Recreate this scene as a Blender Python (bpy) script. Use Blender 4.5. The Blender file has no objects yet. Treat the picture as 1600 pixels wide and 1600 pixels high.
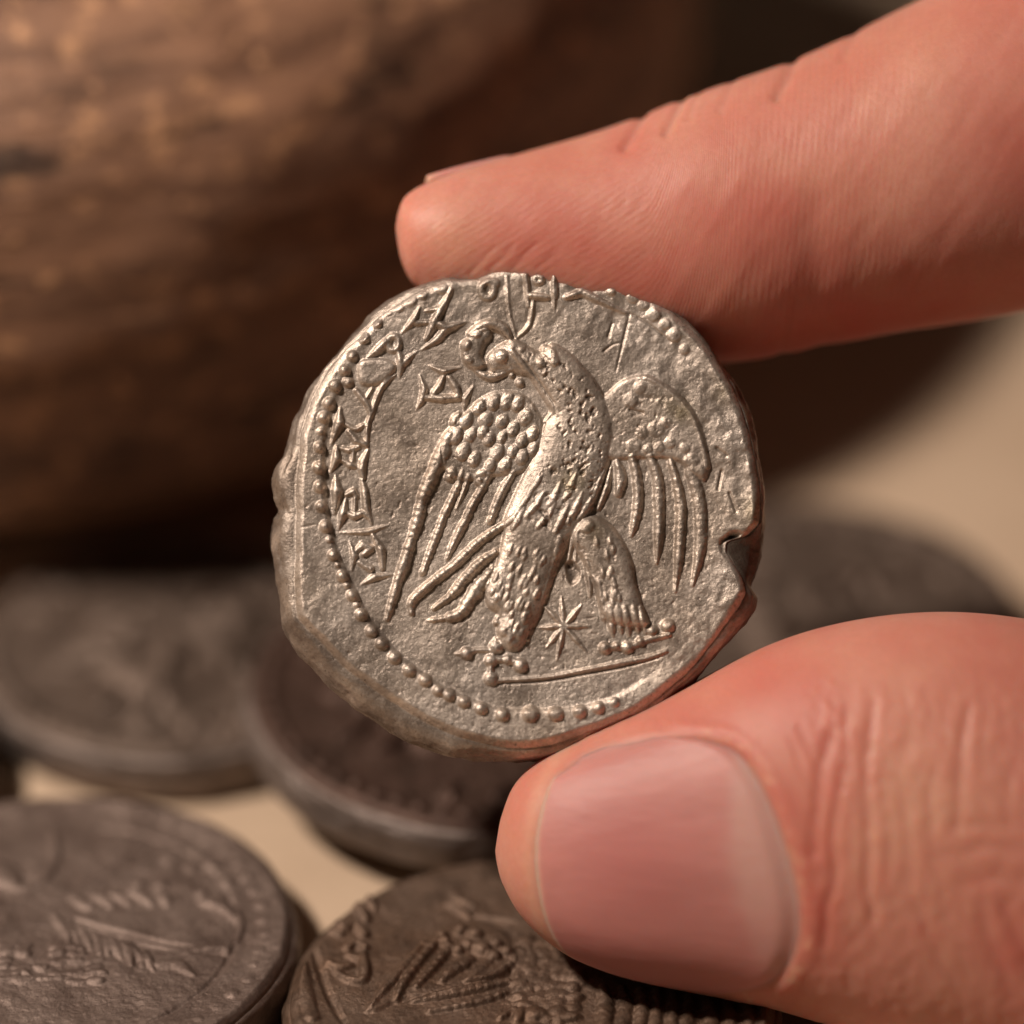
import bpy, math, random
import numpy as np
from mathutils import Vector, Matrix

random.seed(4)
rng = np.random.default_rng(7)
S = bpy.context.scene
S.unit_settings.system = 'METRIC'
S.unit_settings.scale_length = 0.01          # one unit is one centimetre
COL = S.collection

# ------------------------------------------------------------------ camera
PITCH = math.radians(33.0)
DIST = 30.0                                   # camera to the held coin, cm
FRAME = 5.6                                   # width of the frame at the coin, cm
PPC = 1600.0 / FRAME
TARGET = np.array([0.0, 0.0, 2.62])
FWD = np.array([0.0, math.cos(PITCH), -math.sin(PITCH)])
UP = np.array([0.0, math.sin(PITCH), math.cos(PITCH)])
RIGHT = np.array([1.0, 0.0, 0.0])
CAM = TARGET - FWD * DIST
cd = bpy.data.cameras.new('camera')
cam = bpy.data.objects.new('camera', cd)
COL.objects.link(cam)
cam.location = CAM
cam.rotation_euler = (math.radians(90) - PITCH, 0, 0)
cd.sensor_width = 36.0
cd.lens = 36.0 * DIST / FRAME
cd.clip_start = 1.0
cd.clip_end = 400.0
cd.dof.use_dof = True
cd.dof.focus_distance = DIST + 0.02
cd.dof.aperture_fstop = cd.lens * 0.001 / 2.1
cd.dof.aperture_blades = 0
S.camera = cam

# ------------------------------------------------------------------ light
W = bpy.data.worlds.new('World')
S.world = W
W.use_nodes = True
W.node_tree.nodes['Background'].inputs[0].default_value = (1.0, 0.74, 0.55, 1)
W.node_tree.nodes['Background'].inputs[1].default_value = 0.02
S.view_settings.view_transform = 'Standard'
S.view_settings.look = 'None'
S.view_settings.gamma = 1.0
S.view_settings.exposure = 0.0


def camspace(x, y, z):
    """x right, y up, z towards the camera, cm from the target"""
    return TARGET + RIGHT * x + UP * y - FWD * z


def area(name, pos, aim, size, power, color):
    ld = bpy.data.lights.new(name, 'AREA')
    ld.shape = 'DISK'
    ld.size = size
    ld.energy = power
    ld.color = color
    o = bpy.data.objects.new(name, ld)
    COL.objects.link(o)
    o.location = pos
    d = Vector(aim) - Vector(pos)
    o.rotation_euler = d.to_track_quat('-Z', 'Y').to_euler()
    return o


area('key_lamp', camspace(-22, 23, 18.5), TARGET, 3.4, 18500, (1.0, 0.84, 0.72))
area('fill_lamp', camspace(-34, 4, 26), TARGET + np.array([-2.0, 3.0, 1.0]), 12.0, 320, (1.0, 0.76, 0.60))


# ------------------------------------------------------------------ helpers
def unproj(px, py, d=0.0):
    """photo pixel and depth behind the coin's plane (cm) -> world"""
    px = np.asarray(px, float); py = np.asarray(py, float); d = np.asarray(d, float)
    k = (DIST + d) / DIST
    x = (px - 800) / PPC * k
    y = (800 - py) / PPC * k
    return TARGET + x[..., None] * RIGHT + y[..., None] * UP + d[..., None] * FWD


def on_plane(px, py, z):
    a = unproj(px, py, 0.0)
    r = a - CAM
    t = (z - CAM[2]) / r[2]
    return CAM + r * t


def project(P):
    q = P - CAM
    dz = q @ FWD
    k = DIST / dz
    return 800 + (q @ RIGHT) * k * PPC, 800 - (q @ UP) * k * PPC


def vnoise(x, y, seed):
    """smooth value noise in -1..1"""
    r = np.random.default_rng(seed).random((256, 256)) * 2 - 1
    xi = np.floor(x).astype(int); yi = np.floor(y).astype(int)
    fx = x - xi; fy = y - yi
    fx = fx * fx * (3 - 2 * fx); fy = fy * fy * (3 - 2 * fy)
    a = r[yi & 255, xi & 255]; b = r[yi & 255, (xi + 1) & 255]
    c = r[(yi + 1) & 255, xi & 255]; d = r[(yi + 1) & 255, (xi + 1) & 255]
    return (a * (1 - fx) + b * fx) * (1 - fy) + (c * (1 - fx) + d * fx) * fy


def fbm(x, y, scale, seed, octv=4, gain=0.5):
    s = 0; a = 1; t = 0
    for k in range(octv):
        s = s + a * vnoise(x / scale + 17.3 * k + 40, y / scale + 9.1 * k + 40, seed + k)
        t += a; a *= gain; scale *= 0.5
    return s / t


def smooth(a, b, x):
    t = np.clip((x - a) / (b - a), 0, 1)
    return t * t * (3 - 2 * t)


def catmull(pts, n, closed=False):
    P = np.asarray(pts, float)
    m = len(P)
    if closed:
        P = np.vstack([P[-1], P, P[0], P[1]])
        segs = m
    else:
        P = np.vstack([2 * P[0] - P[1], P, 2 * P[-1] - P[-2]])
        segs = m - 1
    t = np.linspace(0, segs, n, endpoint=not closed)
    i = np.minimum(t.astype(int), segs - 1)
    f = (t - i)[:, None]
    p0, p1, p2, p3 = P[i], P[i + 1], P[i + 2], P[i + 3]
    return 0.5 * ((2 * p1) + (-p0 + p2) * f + (2 * p0 - 5 * p1 + 4 * p2 - p3) * f ** 2 + (-p0 + 3 * p1 - 3 * p2 + p3) * f ** 3)


def new_mesh(name, V, F):
    me = bpy.data.meshes.new(name)
    V = np.asarray(V, np.float32)
    F = np.asarray(F, np.int32)
    me.vertices.add(len(V)); me.vertices.foreach_set('co', V.ravel())
    me.loops.add(F.size); me.loops.foreach_set('vertex_index', F.ravel())
    me.polygons.add(len(F))
    me.polygons.foreach_set('loop_start', np.arange(0, F.size, F.shape[1], dtype=np.int32))
    me.update(calc_edges=True)
    me.polygons.foreach_set('use_smooth', np.ones(len(F), bool))
    return me


def link(name, me, mat, parent=None):
    o = bpy.data.objects.new(name, me)
    COL.objects.link(o)
    if mat is not None:
        me.materials.append(mat)
    if parent is not None:
        o.parent = parent
    return o


def add_attr(me, name, arr):
    a = me.attributes.new(name, 'FLOAT', 'POINT')
    a.data.foreach_set('value', np.asarray(arr, np.float32).ravel())


def empty(name, loc, label=None, cat=None, group=None):
    o = bpy.data.objects.new(name, None)
    COL.objects.link(o)
    o.location = loc
    o.empty_display_size = 0.3
    if label: o['label'] = label
    if cat: o['category'] = cat
    if group: o['group'] = group
    return o


# ------------------------------------------------------------------ materials
class NT:
    def __init__(self, name):
        self.m = bpy.data.materials.new(name)
        self.m.use_nodes = True
        self.t = self.m.node_tree
        self.b = self.t.nodes['Principled BSDF']

    def n(self, typ, **kw):
        o = self.t.nodes.new(typ)
        for k, v in kw.items():
            if k in o.inputs:
                self.set(o.inputs[k], v)
            else:
                setattr(o, k, v)
        return o

    def set(self, sock, v):
        if isinstance(v, bpy.types.NodeSocket):
            self.t.links.new(v, sock)
        else:
            sock.default_value = v

    def noise(self, vec, scale, detail=5, rough=0.55, dist=0.0):
        o = self.n('ShaderNodeTexNoise')
        if vec is not None: self.set(o.inputs['Vector'], vec)
        o.inputs['Scale'].default_value = scale
        o.inputs['Detail'].default_value = detail
        o.inputs['Roughness'].default_value = rough
        o.inputs['Distortion'].default_value = dist
        return o.outputs['Fac']

    def ramp(self, fac, stops):
        o = self.n('ShaderNodeValToRGB')
        self.set(o.inputs[0], fac)
        e = o.color_ramp.elements
        while len(e) < len(stops): e.new(0.5)
        for i, (p, c) in enumerate(stops):
            e[i].position = p
            e[i].color = (c, c, c, 1) if isinstance(c, (int, float)) else (*c, 1)
        return o.outputs[0]

    def mix(self, fac, a, b, mode='MIX'):
        o = self.n('ShaderNodeMix', data_type='RGBA', blend_type=mode)
        self.set(o.inputs[0], fac)
        for i, v in ((6, a), (7, b)):
            if isinstance(v, tuple): v = (*v, 1) if len(v) == 3 else v
            self.set(o.inputs[i], v)
        return o.outputs[2]

    def math(self, op, a, b=0.0, c=0.0):
        o = self.n('ShaderNodeMath', operation=op)
        self.set(o.inputs[0], a); self.set(o.inputs[1], b)
        if op in ('MULTIPLY_ADD',): self.set(o.inputs[2], c)
        return o.outputs[0]

    def attr(self, name):
        o = self.n('ShaderNodeAttribute', attribute_name=name)
        return o.outputs['Fac']

    def bump(self, h, strength, dist, prev=None):
        o = self.n('ShaderNodeBump')
        o.inputs['Strength'].default_value = strength
        o.inputs['Distance'].default_value = dist
        self.set(o.inputs['Height'], h)
        if prev is not None: self.set(o.inputs['Normal'], prev)
        return o.outputs['Normal']

    def coord(self, scale=(1, 1, 1), kind='Object'):
        c = self.n('ShaderNodeTexCoord')
        mp = self.n('ShaderNodeMapping')
        self.t.links.new(c.outputs[kind], mp.inputs['Vector'])
        mp.inputs['Scale'].default_value = scale
        return mp.outputs[0]


def coin_material(name, base, dark, brown, metallic, rough, bump=1.0, patch=0.5):
    k = NT(name)
    co = k.coord()
    big = k.ramp(k.noise(co, 1.6, 4), [(0.35, 0.0), (0.65, 1.0)])
    mid = k.ramp(k.noise(co, 9.0, 6, 0.65), [(0.35, 0.0), (0.68, 1.0)])
    fine = k.noise(co, 55.0, 4, 0.7)
    pits = k.ramp(k.noise(co, 26.0, 5, 0.75), [(0.30, 1.0), (0.42, 0.0)])
    c = k.mix(big, base, brown)
    c = k.mix(k.math('MULTIPLY', mid, patch), c, tuple(x * 0.72 for x in base))
    c = k.mix(k.ramp(fine, [(0.35, 0.35), (0.55, 0.0)]), c, dark)
    c = k.mix(k.math('MULTIPLY', pits, 0.75), c, dark)
    pore = k.ramp(k.noise(co, 46.0, 3, 0.6), [(0.28, 1.0), (0.36, 0.0)])
    c = k.mix(k.math('MULTIPLY', pore, 0.8), c, tuple(x * 0.6 for x in dark))
    tar = k.ramp(k.noise(co, 3.4, 8, 0.72, 0.4), [(0.48, 0.0), (0.60, 1.0)])
    c = k.mix(k.math('MULTIPLY', tar, 0.5), c, dark)
    c = k.mix(k.attr('pit'), c, dark)
    c = k.mix(k.attr('stain'), c, (0.20, 0.15, 0.055))
    k.set(k.b.inputs['Base Color'], c)
    k.b.inputs['Metallic'].default_value = metallic
    r = k.math('MULTIPLY_ADD', mid, 0.16, rough)
    r = k.math('ADD', r, k.math('MULTIPLY', pits, 0.2))
    k.set(k.b.inputs['Roughness'], r)
    n1 = k.bump(k.noise(co, 34.0, 6, 0.7), 0.55 * bump, 0.014)
    n2 = k.bump(fine, 0.5 * bump, 0.006, n1)
    k.set(k.b.inputs['Normal'], n2)
    return k.m


M_SILVER = coin_material('worn_silver', (0.64, 0.565, 0.495), (0.12, 0.09, 0.07), (0.66, 0.555, 0.455), 0.68, 0.335, 0.75)
M_GREY = coin_material('dull_grey_metal', (0.25, 0.19, 0.16), (0.09, 0.06, 0.048), (0.20, 0.145, 0.12), 0.55, 0.40)
M_BROWN = coin_material('brown_toned_metal', (0.19, 0.13, 0.095), (0.05, 0.032, 0.022), (0.17, 0.10, 0.062), 0.55, 0.40)
M_DARK = coin_material('dark_toned_metal', (0.12, 0.072, 0.055), (0.04, 0.025, 0.018), (0.10, 0.055, 0.04), 0.55, 0.40)
M_EDGE = coin_material('grey_worn_edge', (0.30, 0.25, 0.225), (0.10, 0.075, 0.06), (0.26, 0.205, 0.175), 0.6, 0.42)
M_GREEN = coin_material('green_grey_metal', (0.20, 0.15, 0.12), (0.07, 0.05, 0.038), (0.15, 0.105, 0.08), 0.55, 0.40)


# ------------------------------------------------------------------ relief raster
class Relief:
    """height map of a struck face; units are photo pixels"""
    def __init__(self, x0, y0, x1, y1, step):
        self.x0, self.y0, self.step = x0, y0, step
        self.nx = int((x1 - x0) / step) + 1
        self.ny = int((y1 - y0) / step) + 1
        self.X, self.Y = np.meshgrid(x0 + np.arange(self.nx) * step, y0 + np.arange(self.ny) * step)
        self.mass = np.zeros_like(self.X)
        self.line = np.zeros_like(self.X)
        self.cut = np.zeros_like(self.X)
        self.lab = np.zeros(self.X.shape, np.int32)
        self.names = ['face']

    def id(self, name):
        self.names.append(name)
        return len(self.names) - 1

    def win(self, xs, ys, m):
        i0 = max(int((min(xs) - m - self.x0) / self.step), 0); i1 = min(int((max(xs) + m - self.x0) / self.step) + 2, self.nx)
        j0 = max(int((min(ys) - m - self.y0) / self.step), 0); j1 = min(int((max(ys) + m - self.y0) / self.step) + 2, self.ny)
        return (slice(j0, max(j1, j0)), slice(i0, max(i1, i0)))

    def stroke(self, pts, H=6.0, lab=0, bead=0.0, period=9.0, sm=True, layer='line', flat=2.0):
        P = np.asarray(pts, float)
        if P.shape[1] == 2: P = np.hstack([P, np.full((len(P), 1), 4.0)])
        if sm and len(P) > 2: P = catmull(P, (len(P) - 1) * 6 + 1)
        if bead:
            L = np.concatenate([[0], np.cumsum(np.hypot(np.diff(P[:, 0]), np.diff(P[:, 1])))])
            n = max(int(L[-1] / (period / 5.0)), 2)
            t = np.linspace(0, L[-1], n)
            P = np.stack([np.interp(t, L, P[:, q]) for q in range(3)], 1)
            ph = t / period * 2 * math.pi + rng.random() * 6 + np.cumsum(rng.normal(0, .30, n))
            P[:, 2] *= 1 + bead * np.sin(ph) * (0.55 + 0.6 * vnoise(t / 17.0 + 30, t * 0 + 7, int(P[0, 0]) % 50)) + bead * 0.9 * vnoise(t / 5.0 + 30, t * 0 + 3, int(P[0, 1]) % 50)
        w = self.win(P[:, 0], P[:, 1], P[:, 2].max() + 2)
        X, Y = self.X[w], self.Y[w]
        out = np.zeros_like(X)
        for a, b in zip(P[:-1], P[1:]):
            dx, dy = b[0] - a[0], b[1] - a[1]
            l2 = dx * dx + dy * dy + 1e-9
            t = np.clip(((X - a[0]) * dx + (Y - a[1]) * dy) / l2, 0, 1)
            r = np.maximum(a[2] + (b[2] - a[2]) * t, 0.3)
            q = 1 - (np.hypot(X - a[0] - t * dx, Y - a[1] - t * dy) / r) ** flat
            h = np.where(q > 0, np.sqrt(np.maximum(q, 0)) * np.minimum(H, r * 1.25), 0)
            out = np.maximum(out, h)
        if layer == 'cut':
            self.cut[w] = np.maximum(self.cut[w], out)
            return
        tgt = self.line
        if lab:
            m = (out > 0.35) & (out >= tgt[w] - 0.5)
            self.lab[w][m] = lab
        tgt[w] = np.maximum(tgt[w], out)

    def dome(self, x, y, r, H=8.0, lab=0, ry=None, rot=0.0):
        ry = ry or r
        w = self.win([x], [y], max(r, ry) + 2)
        X, Y = self.X[w] - x, self.Y[w] - y
        c, s = math.cos(rot), math.sin(rot)
        q = 1 - ((X * c + Y * s) / r) ** 2 - ((-X * s + Y * c) / ry) ** 2
        h = np.where(q > 0, np.sqrt(np.maximum(q, 0)) * H, 0)
        if lab:
            m = (h > 0.35) & (h >= self.line[w] - 0.5)
            self.lab[w][m] = lab
        self.line[w] = np.maximum(self.line[w], h)

    def sdf(self, pts, w):
        X, Y = self.X[w], self.Y[w]
        P = np.asarray(pts, float)
        d = np.full(X.shape, 1e9); ins = np.zeros(X.shape, bool)
        Q = np.roll(P, -1, 0)
        for a, b in zip(P, Q):
            dx, dy = b - a
            t = np.clip(((X - a[0]) * dx + (Y - a[1]) * dy) / (dx * dx + dy * dy + 1e-9), 0, 1)
            d = np.minimum(d, np.hypot(X - a[0] - t * dx, Y - a[1] - t * dy))
            c = (a[1] > Y) != (b[1] > Y)
            with np.errstate(divide='ignore', invalid='ignore'):
                xx = dx * (Y - a[1]) / (dy if dy != 0 else 1e-9) + a[0]
            ins ^= c & (X < xx)
        return np.where(ins, d, -d)

    def blob(self, pts, H=8.0, wdt=14.0, lab=0, sm=True):
        P = catmull(np.asarray(pts, float), len(pts) * 5, True) if sm else np.asarray(pts, float)
        w = self.win(P[:, 0], P[:, 1], 3)
        d = self.sdf(P, w)
        t = np.clip(d / wdt, 0, 1)
        h = np.where(d > 0, H * np.sqrt(np.maximum(1 - (1 - t) ** 2, 0)), 0)
        if lab:
            m = (h > 0.35) & (h >= self.mass[w] - 0.5)
            self.lab[w][m] = lab
        self.mass[w] = np.maximum(self.mass[w], h)
        return w, d

    def sample(self, A, x, y):
        fx = np.clip((x - self.x0) / self.step, 0, self.nx - 1.001)
        fy = np.clip((y - self.y0) / self.step, 0, self.ny - 1.001)
        i = fx.astype(int); j = fy.astype(int); fx = fx - i; fy = fy - j
        return (A[j, i] * (1 - fx) + A[j, i + 1] * fx) * (1 - fy) + (A[j + 1, i] * (1 - fx) + A[j + 1, i + 1] * fx) * fy

    def label_at(self, x, y):
        i = np.clip(np.round((x - self.x0) / self.step).astype(int), 0, self.nx - 1)
        j = np.clip(np.round((y - self.y0) / self.step).astype(int), 0, self.ny - 1)
        return self.lab[j, i]


def blur(A, n=1):
    for _ in range(n):
        B = A.copy()
        B[1:-1] = (A[:-2] + 2 * A[1:-1] + A[2:]) / 4
        A = B.copy()
        A[:, 1:-1] = (B[:, :-2] + 2 * B[:, 1:-1] + B[:, 2:]) / 4
    return A


def radial(points, cx, cy, th):
    P = np.asarray(points, float)
    a = np.arctan2(P[:, 1] - cy, P[:, 0] - cx)
    r = np.hypot(P[:, 0] - cx, P[:, 1] - cy)
    o = np.argsort(a); a = a[o]; r = r[o]
    return np.interp(th, np.r_[a[-3:] - 2 * math.pi, a, a[:3] + 2 * math.pi], np.r_[r[-3:], r, r[:3]])


def smooth_ring(r, n):
    for _ in range(n):
        r = (np.roll(r, 1) + 2 * r + np.roll(r, -1)) / 4
    return r


def build_coin(rel, Z, rf, ro, cx, cy, nr, nt, thick, scale, mat, root, matrix, seed, names, tree,
               pit=None, stain=None, edge_round=5.0, side_rough=3.0, bulge=0.45, edge_mat=None):
    """polar mesh: struck face, rounded edge, back; then split into parts by label"""
    th = -math.pi + (np.arange(nt) + 0.5) * 2 * math.pi / nt
    sf = np.linspace(0, 1, nr + 1)[1:] ** 0.86
    R = sf[:, None] * rf[None]
    X = cx + R * np.cos(th); Y = cy + R * np.sin(th)
    Zf = rel.sample(Z, X, Y)
    dist = rf[None] - R
    Zf = Zf * smooth(0, 13, dist) - edge_round * (1 - np.sqrt(np.clip(1 - (1 - np.clip(dist / (edge_round * 1.8), 0, 1)) ** 2, 0, 1)))
    rings = [(X, Y, Zf)]
    ns = 18
    tq = np.linspace(0, 1, ns + 1)[1:]
    zb = -thick * bulge
    z0 = Zf[-1]
    n1 = fbm(np.tile(th * 300 / 2, (ns, 1)) + 500, np.tile(tq[:, None] * 60, (1, nt)), 26, seed, 5) * side_rough
    n1 *= np.sin(tq[:, None] * math.pi * 0.5) ** 0.7
    Rs = rf[None] + (ro - rf)[None] * np.sin(tq[:, None] * math.pi / 2) + n1
    Zs = z0[None] + (zb - z0)[None] * (1 - np.cos(tq[:, None] * math.pi / 2))
    rings.append((cx + Rs * np.cos(th), cy + Rs * np.sin(th), Zs + n1 * 0.3))
    nb = 12
    tb = np.linspace(0, 1, nb + 1)[1:]
    n2 = fbm(np.tile(th * 300 / 2, (nb, 1)) + 500, np.tile(60 + tb[:, None] * 60, (1, nt)), 26, seed, 5) * side_rough
    n2[-1] *= 0.3
    Rb = ro[None] * (1 - 0.05 * tb[:, None] ** 3) + n2
    Zb = zb + (-thick - zb) * np.sin(tb[:, None] * math.pi / 2)
    rings.append((cx + Rb * np.cos(th), cy + Rb * np.sin(th), Zb + np.zeros((1, nt))))
    nk = 14
    tk = np.linspace(1, 0, nk + 1)[1:-1]
    Rk = tk[:, None] * Rb[-1][None]
    Xk = cx + Rk * np.cos(th); Yk = cy + Rk * np.sin(th)
    rings.append((Xk, Yk, -thick + fbm(Xk, Yk, 60, seed + 9) * 3))
    X = np.vstack([r[0] for r in rings]); Y = np.vstack([r[1] for r in rings]); ZZ = np.vstack([np.broadcast_to(r[2], r[0].shape) for r in rings])
    n = X.shape[0]
    V = np.stack([(X - cx) * scale, -(Y - cy) * scale, ZZ * scale], -1).reshape(-1, 3)
    c0 = rel.sample(Z, np.array([cx * 1.0]), np.array([cy * 1.0]))[0]
    V = np.vstack([V, [[0, 0, c0 * scale], [0, 0, -thick * scale]]])
    a = np.arange(n - 1)[:, None] * nt; j = np.arange(nt)[None]; j2 = (j + 1) % nt
    F = np.stack([a + j, a + nt + j, a + nt + j2, a + j2], -1).reshape(-1, 4)
    top = len(V) - 2; bot = len(V) - 1
    jj = np.arange(nt)
    tri1 = np.stack([np.full(nt, top), jj, (jj + 1) % nt], 1)
    base = (n - 1) * nt
    tri2 = np.stack([np.full(nt, bot), base + (jj + 1) % nt, base + jj], 1)
    # orientation: photo y runs down, so winding flips
    F = F[:, ::1]
    FT = np.vstack([np.hstack([tri1, tri1[:, :1]]), np.hstack([tri2, tri2[:, :1]])])
    Fall = np.vstack([F, FT])
    M = np.array(matrix)
    Vw = V @ M[:3, :3].T + M[:3, 3]
    # normals of the whole surface, by area weighted face normals
    fa = V[Fall[:, 0]]; fb = V[Fall[:, 1]]; fc = V[Fall[:, 2]]; fd = V[Fall[:, 3]]
    fn = np.cross(fc - fa, fd - fb)
    if fn[:nt * 4, 2].sum() < 0:
        Fall = Fall[:, ::-1]; fn = -fn
    N = np.zeros_like(V)
    for q in range(4):
        for ax in range(3):
            N[:, ax] += np.bincount(Fall[:, q], fn[:, ax], len(V))
    N /= np.linalg.norm(N, axis=1)[:, None] + 1e-12
    lv = np.zeros(len(V), np.int32)
    nface = nr * nt
    xf = X[:nr].ravel(); yf = Y[:nr].ravel()
    lv[:nface] = rel.label_at(xf, yf)
    lf = lv[Fall[:, 2]].copy()
    if edge_mat is not None:
        fmin = Fall.min(1); lf[(fmin >= (nr - 1) * nt) & (fmin < (nr + ns + nb) * nt)] = 9999
    pv = np.zeros(len(V)); sv = np.zeros(len(V))
    if pit is not None: pv[:nface] = rel.sample(pit, xf, yf)
    if stain is not None: sv[:nface] = rel.sample(stain, xf, yf)
    if edge_mat is None:
        q0 = nface; q1 = (nr + ns + nb) * nt
        aa_ = np.arctan2(Y.ravel()[q0:q1] - cy, X.ravel()[q0:q1] - cx)
        pv[q0:q1] = np.clip(0.42 + 0.9 * np.exp(-((aa_ - 0.2) / 0.14) ** 2) + 0.5 * fbm(X.ravel()[q0:q1] + 500, Y.ravel()[q0:q1] + ZZ.ravel()[q0:q1] * 0.7 + 500, 30, 88, 4), 0, 1)
    made = {}

    def part(ids, name, parent):
        sel = Fall[np.isin(lf, ids)]
        if len(sel) < 4: return None
        # faces with a doubled vertex are triangles
        u, inv = np.unique(sel, return_inverse=True)
        inv = inv.reshape(sel.shape)
        tri = (inv[:, 0] == inv[:, 3]) | (inv[:, 0] == inv[:, 1]) | (inv[:, 2] == inv[:, 3])
        quads = inv[~tri]; tr = inv[tri]
        me = bpy.data.meshes.new(name)
        v = V[u].astype(np.float32)
        me.vertices.add(len(v)); me.vertices.foreach_set('co', v.ravel())
        t3 = []
        for f in tr:
            g = list(dict.fromkeys(f.tolist()))
            if len(g) == 3: t3 += g
        loops = np.concatenate([quads.ravel(), np.array(t3, np.int32)]).astype(np.int32)
        me.loops.add(len(loops)); me.loops.foreach_set('vertex_index', loops)
        starts = np.concatenate([np.arange(len(quads)) * 4, len(quads) * 4 + np.arange(len(t3) // 3) * 3]).astype(np.int32)
        me.polygons.add(len(starts)); me.polygons.foreach_set('loop_start', starts)
        me.update(calc_edges=True)
        me.polygons.foreach_set('use_smooth', np.ones(len(starts), bool))
        me.normals_split_custom_set_from_vertices(N[u].astype(np.float32))
        add_attr(me, 'pit', pv[u]); add_attr(me, 'stain', sv[u])
        return link(name, me, edge_mat if name == 'edge' else mat, parent)

    root.matrix_world = Matrix(M.tolist())
    for name, ids, parent in tree:
        par = made.get(parent, root) if parent else root
        o = part(ids, name, par)
        if o is not None and name not in made:
            made[name] = o
    return made


# ================================================================== TABLE
def table():
    n = 2
    V = np.array([[-60, -30, 0], [60, -30, 0], [60, 70, 0], [-60, 70, 0], [-60, -30, -2.5], [60, -30, -2.5], [60, 70, -2.5], [-60, 70, -2.5]], float)
    F = [[0, 1, 2, 3], [7, 6, 5, 4], [0, 4, 5, 1], [1, 5, 6, 2], [2, 6, 7, 3], [3, 7, 4, 0]]
    me = new_mesh('table', V, F)
    me.polygons.foreach_set('use_smooth', np.zeros(6, bool))
    k = NT('beige_cloth')
    co = k.coord()
    c = k.mix(k.ramp(k.noise(co, 0.9, 5), [(0.35, 0.0), (0.65, 1.0)]), (0.60, 0.46, 0.33), (0.52, 0.39, 0.275))
    c = k.mix(k.math('MULTIPLY', k.noise(co, 18, 6, 0.7), 0.3), c, (0.42, 0.30, 0.20))
    k.set(k.b.inputs['Base Color'], c)
    k.b.inputs['Roughness'].default_value = 0.85
    k.set(k.b.inputs['Normal'], k.bump(k.noise(co, 30, 6, 0.7), 0.5, 0.02))
    o = link('table', me, k.m)
    o['kind'] = 'structure'
    return o


table()


# ================================================================== POT
def pot(loc, sx, sz, label, seed, shade):
    root = empty('wooden_pot', loc, label, 'pot')
    prof = [(0, 0.0), (1.9, 0.0), (2.9, 0.03), (3.2, 0.10), (3.45, 0.32), (3.95, 0.72), (4.35, 1.35), (4.62, 2.2), (4.75, 3.1), (4.72, 4.1), (4.5, 5.0), (4.1, 5.6), (3.75, 5.9), (3.7, 6.1), (3.85, 6.35), (3.8, 6.45), (3.65, 6.45), (3.5, 6.3), (3.45, 6.0), (3.6, 5.7), (4.0, 5.3), (4.3, 4.8), (4.5, 4.0), (4.5, 3.1), (4.35, 2.3), (4.0, 1.6), (3.3, 1.0), (2.2, 0.7), (0, 0.6)]
    P = catmull(prof, 240)
    P[:, 1] *= sz
    P[:, 0] *= sx
    P[:, 0] = np.maximum(P[:, 0], 0.0005)
    nt = 260
    th = np.arange(nt) * 2 * math.pi / nt
    dz = fbm(np.tile(th * 20, (240, 1)) * 3, np.tile(P[:, 1:2] * 22, (1, nt)), 12, seed, 4) * 0.045
    R = np.maximum(P[:, 0:1] + dz * smooth(0, 1.5, P[:, 0:1]), 0.0003)
    V = np.stack([R * np.cos(th), R * np.sin(th), np.broadcast_to(P[:, 1:2], R.shape)], -1).reshape(-1, 3)
    a = np.arange(239)[:, None] * nt; j = np.arange(nt)[None]; j2 = (j + 1) % nt
    F = np.stack([a + j, a + j2, a + nt + j2, a + nt + j], -1).reshape(-1, 4)
    k = NT('worn_brown_wood')
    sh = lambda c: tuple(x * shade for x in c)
    st = k.coord((0.55, 0.55, 3.2))
    co = k.coord()
    streak = k.ramp(k.noise(st, 1.5, 7, 0.62, 0.6), [(0.34, 0.0), (0.66, 1.0)])
    c = k.mix(streak, sh((0.085, 0.036, 0.02)), sh((0.46, 0.25, 0.15)))
    big = k.ramp(k.noise(co, 0.45, 4), [(0.38, 0.0), (0.62, 1.0)])
    c = k.mix(k.math('MULTIPLY', big, 0.45), c, sh((0.22, 0.12, 0.075)))
    sp = k.ramp(k.noise(k.coord((2.0, 2.0, 2.6)), 2.6, 6, 0.68), [(0.55, 0.0), (0.63, 1.0)])
    c = k.mix(k.math('MULTIPLY', sp, 0.9), c, sh((0.70, 0.39, 0.21)))
    dk = k.ramp(k.noise(k.coord((1.0, 1.0, 2.4)), 1.3, 5, 0.6), [(0.32, 1.0), (0.42, 0.0)])
    c = k.mix(k.math('MULTIPLY', dk, 0.8), c, (0.03, 0.016, 0.01))
    k.set(k.b.inputs['Base Color'], c)
    k.b.inputs['Roughness'].default_value = 0.55
    k.set(k.b.inputs['Normal'], k.bump(k.noise(st, 4.0, 7, 0.65), 0.6, 0.06))
    # wall and base ring as parts
    lo = P[:-1, 1] < 0.30
    ringmask = np.zeros(239, bool); ringmask[:40] = lo[:40]
    Fr = F.reshape(239, nt, 4)
    for nm, mk in (('foot_ring', ringmask), ('body', ~ringmask)):
        f = Fr[mk].reshape(-1, 4)
        u, inv = np.unique(f, return_inverse=True)
        link(nm, new_mesh(nm, V[u], inv.reshape(f.shape)), k.m, root)


pot((-3.35, 6.9, 0), 0.96, 0.70, 'large rounded dark brown pot with worn streaked sides standing behind the coins', 51, 1.0)
pot((4.9, 14.0, 0), 0.93, 0.9, 'added nearly black pot filling the dark area at the top right behind the index finger', 57, 0.09)  # added pot, near-black colour stands in for the unidentified dark background


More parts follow.
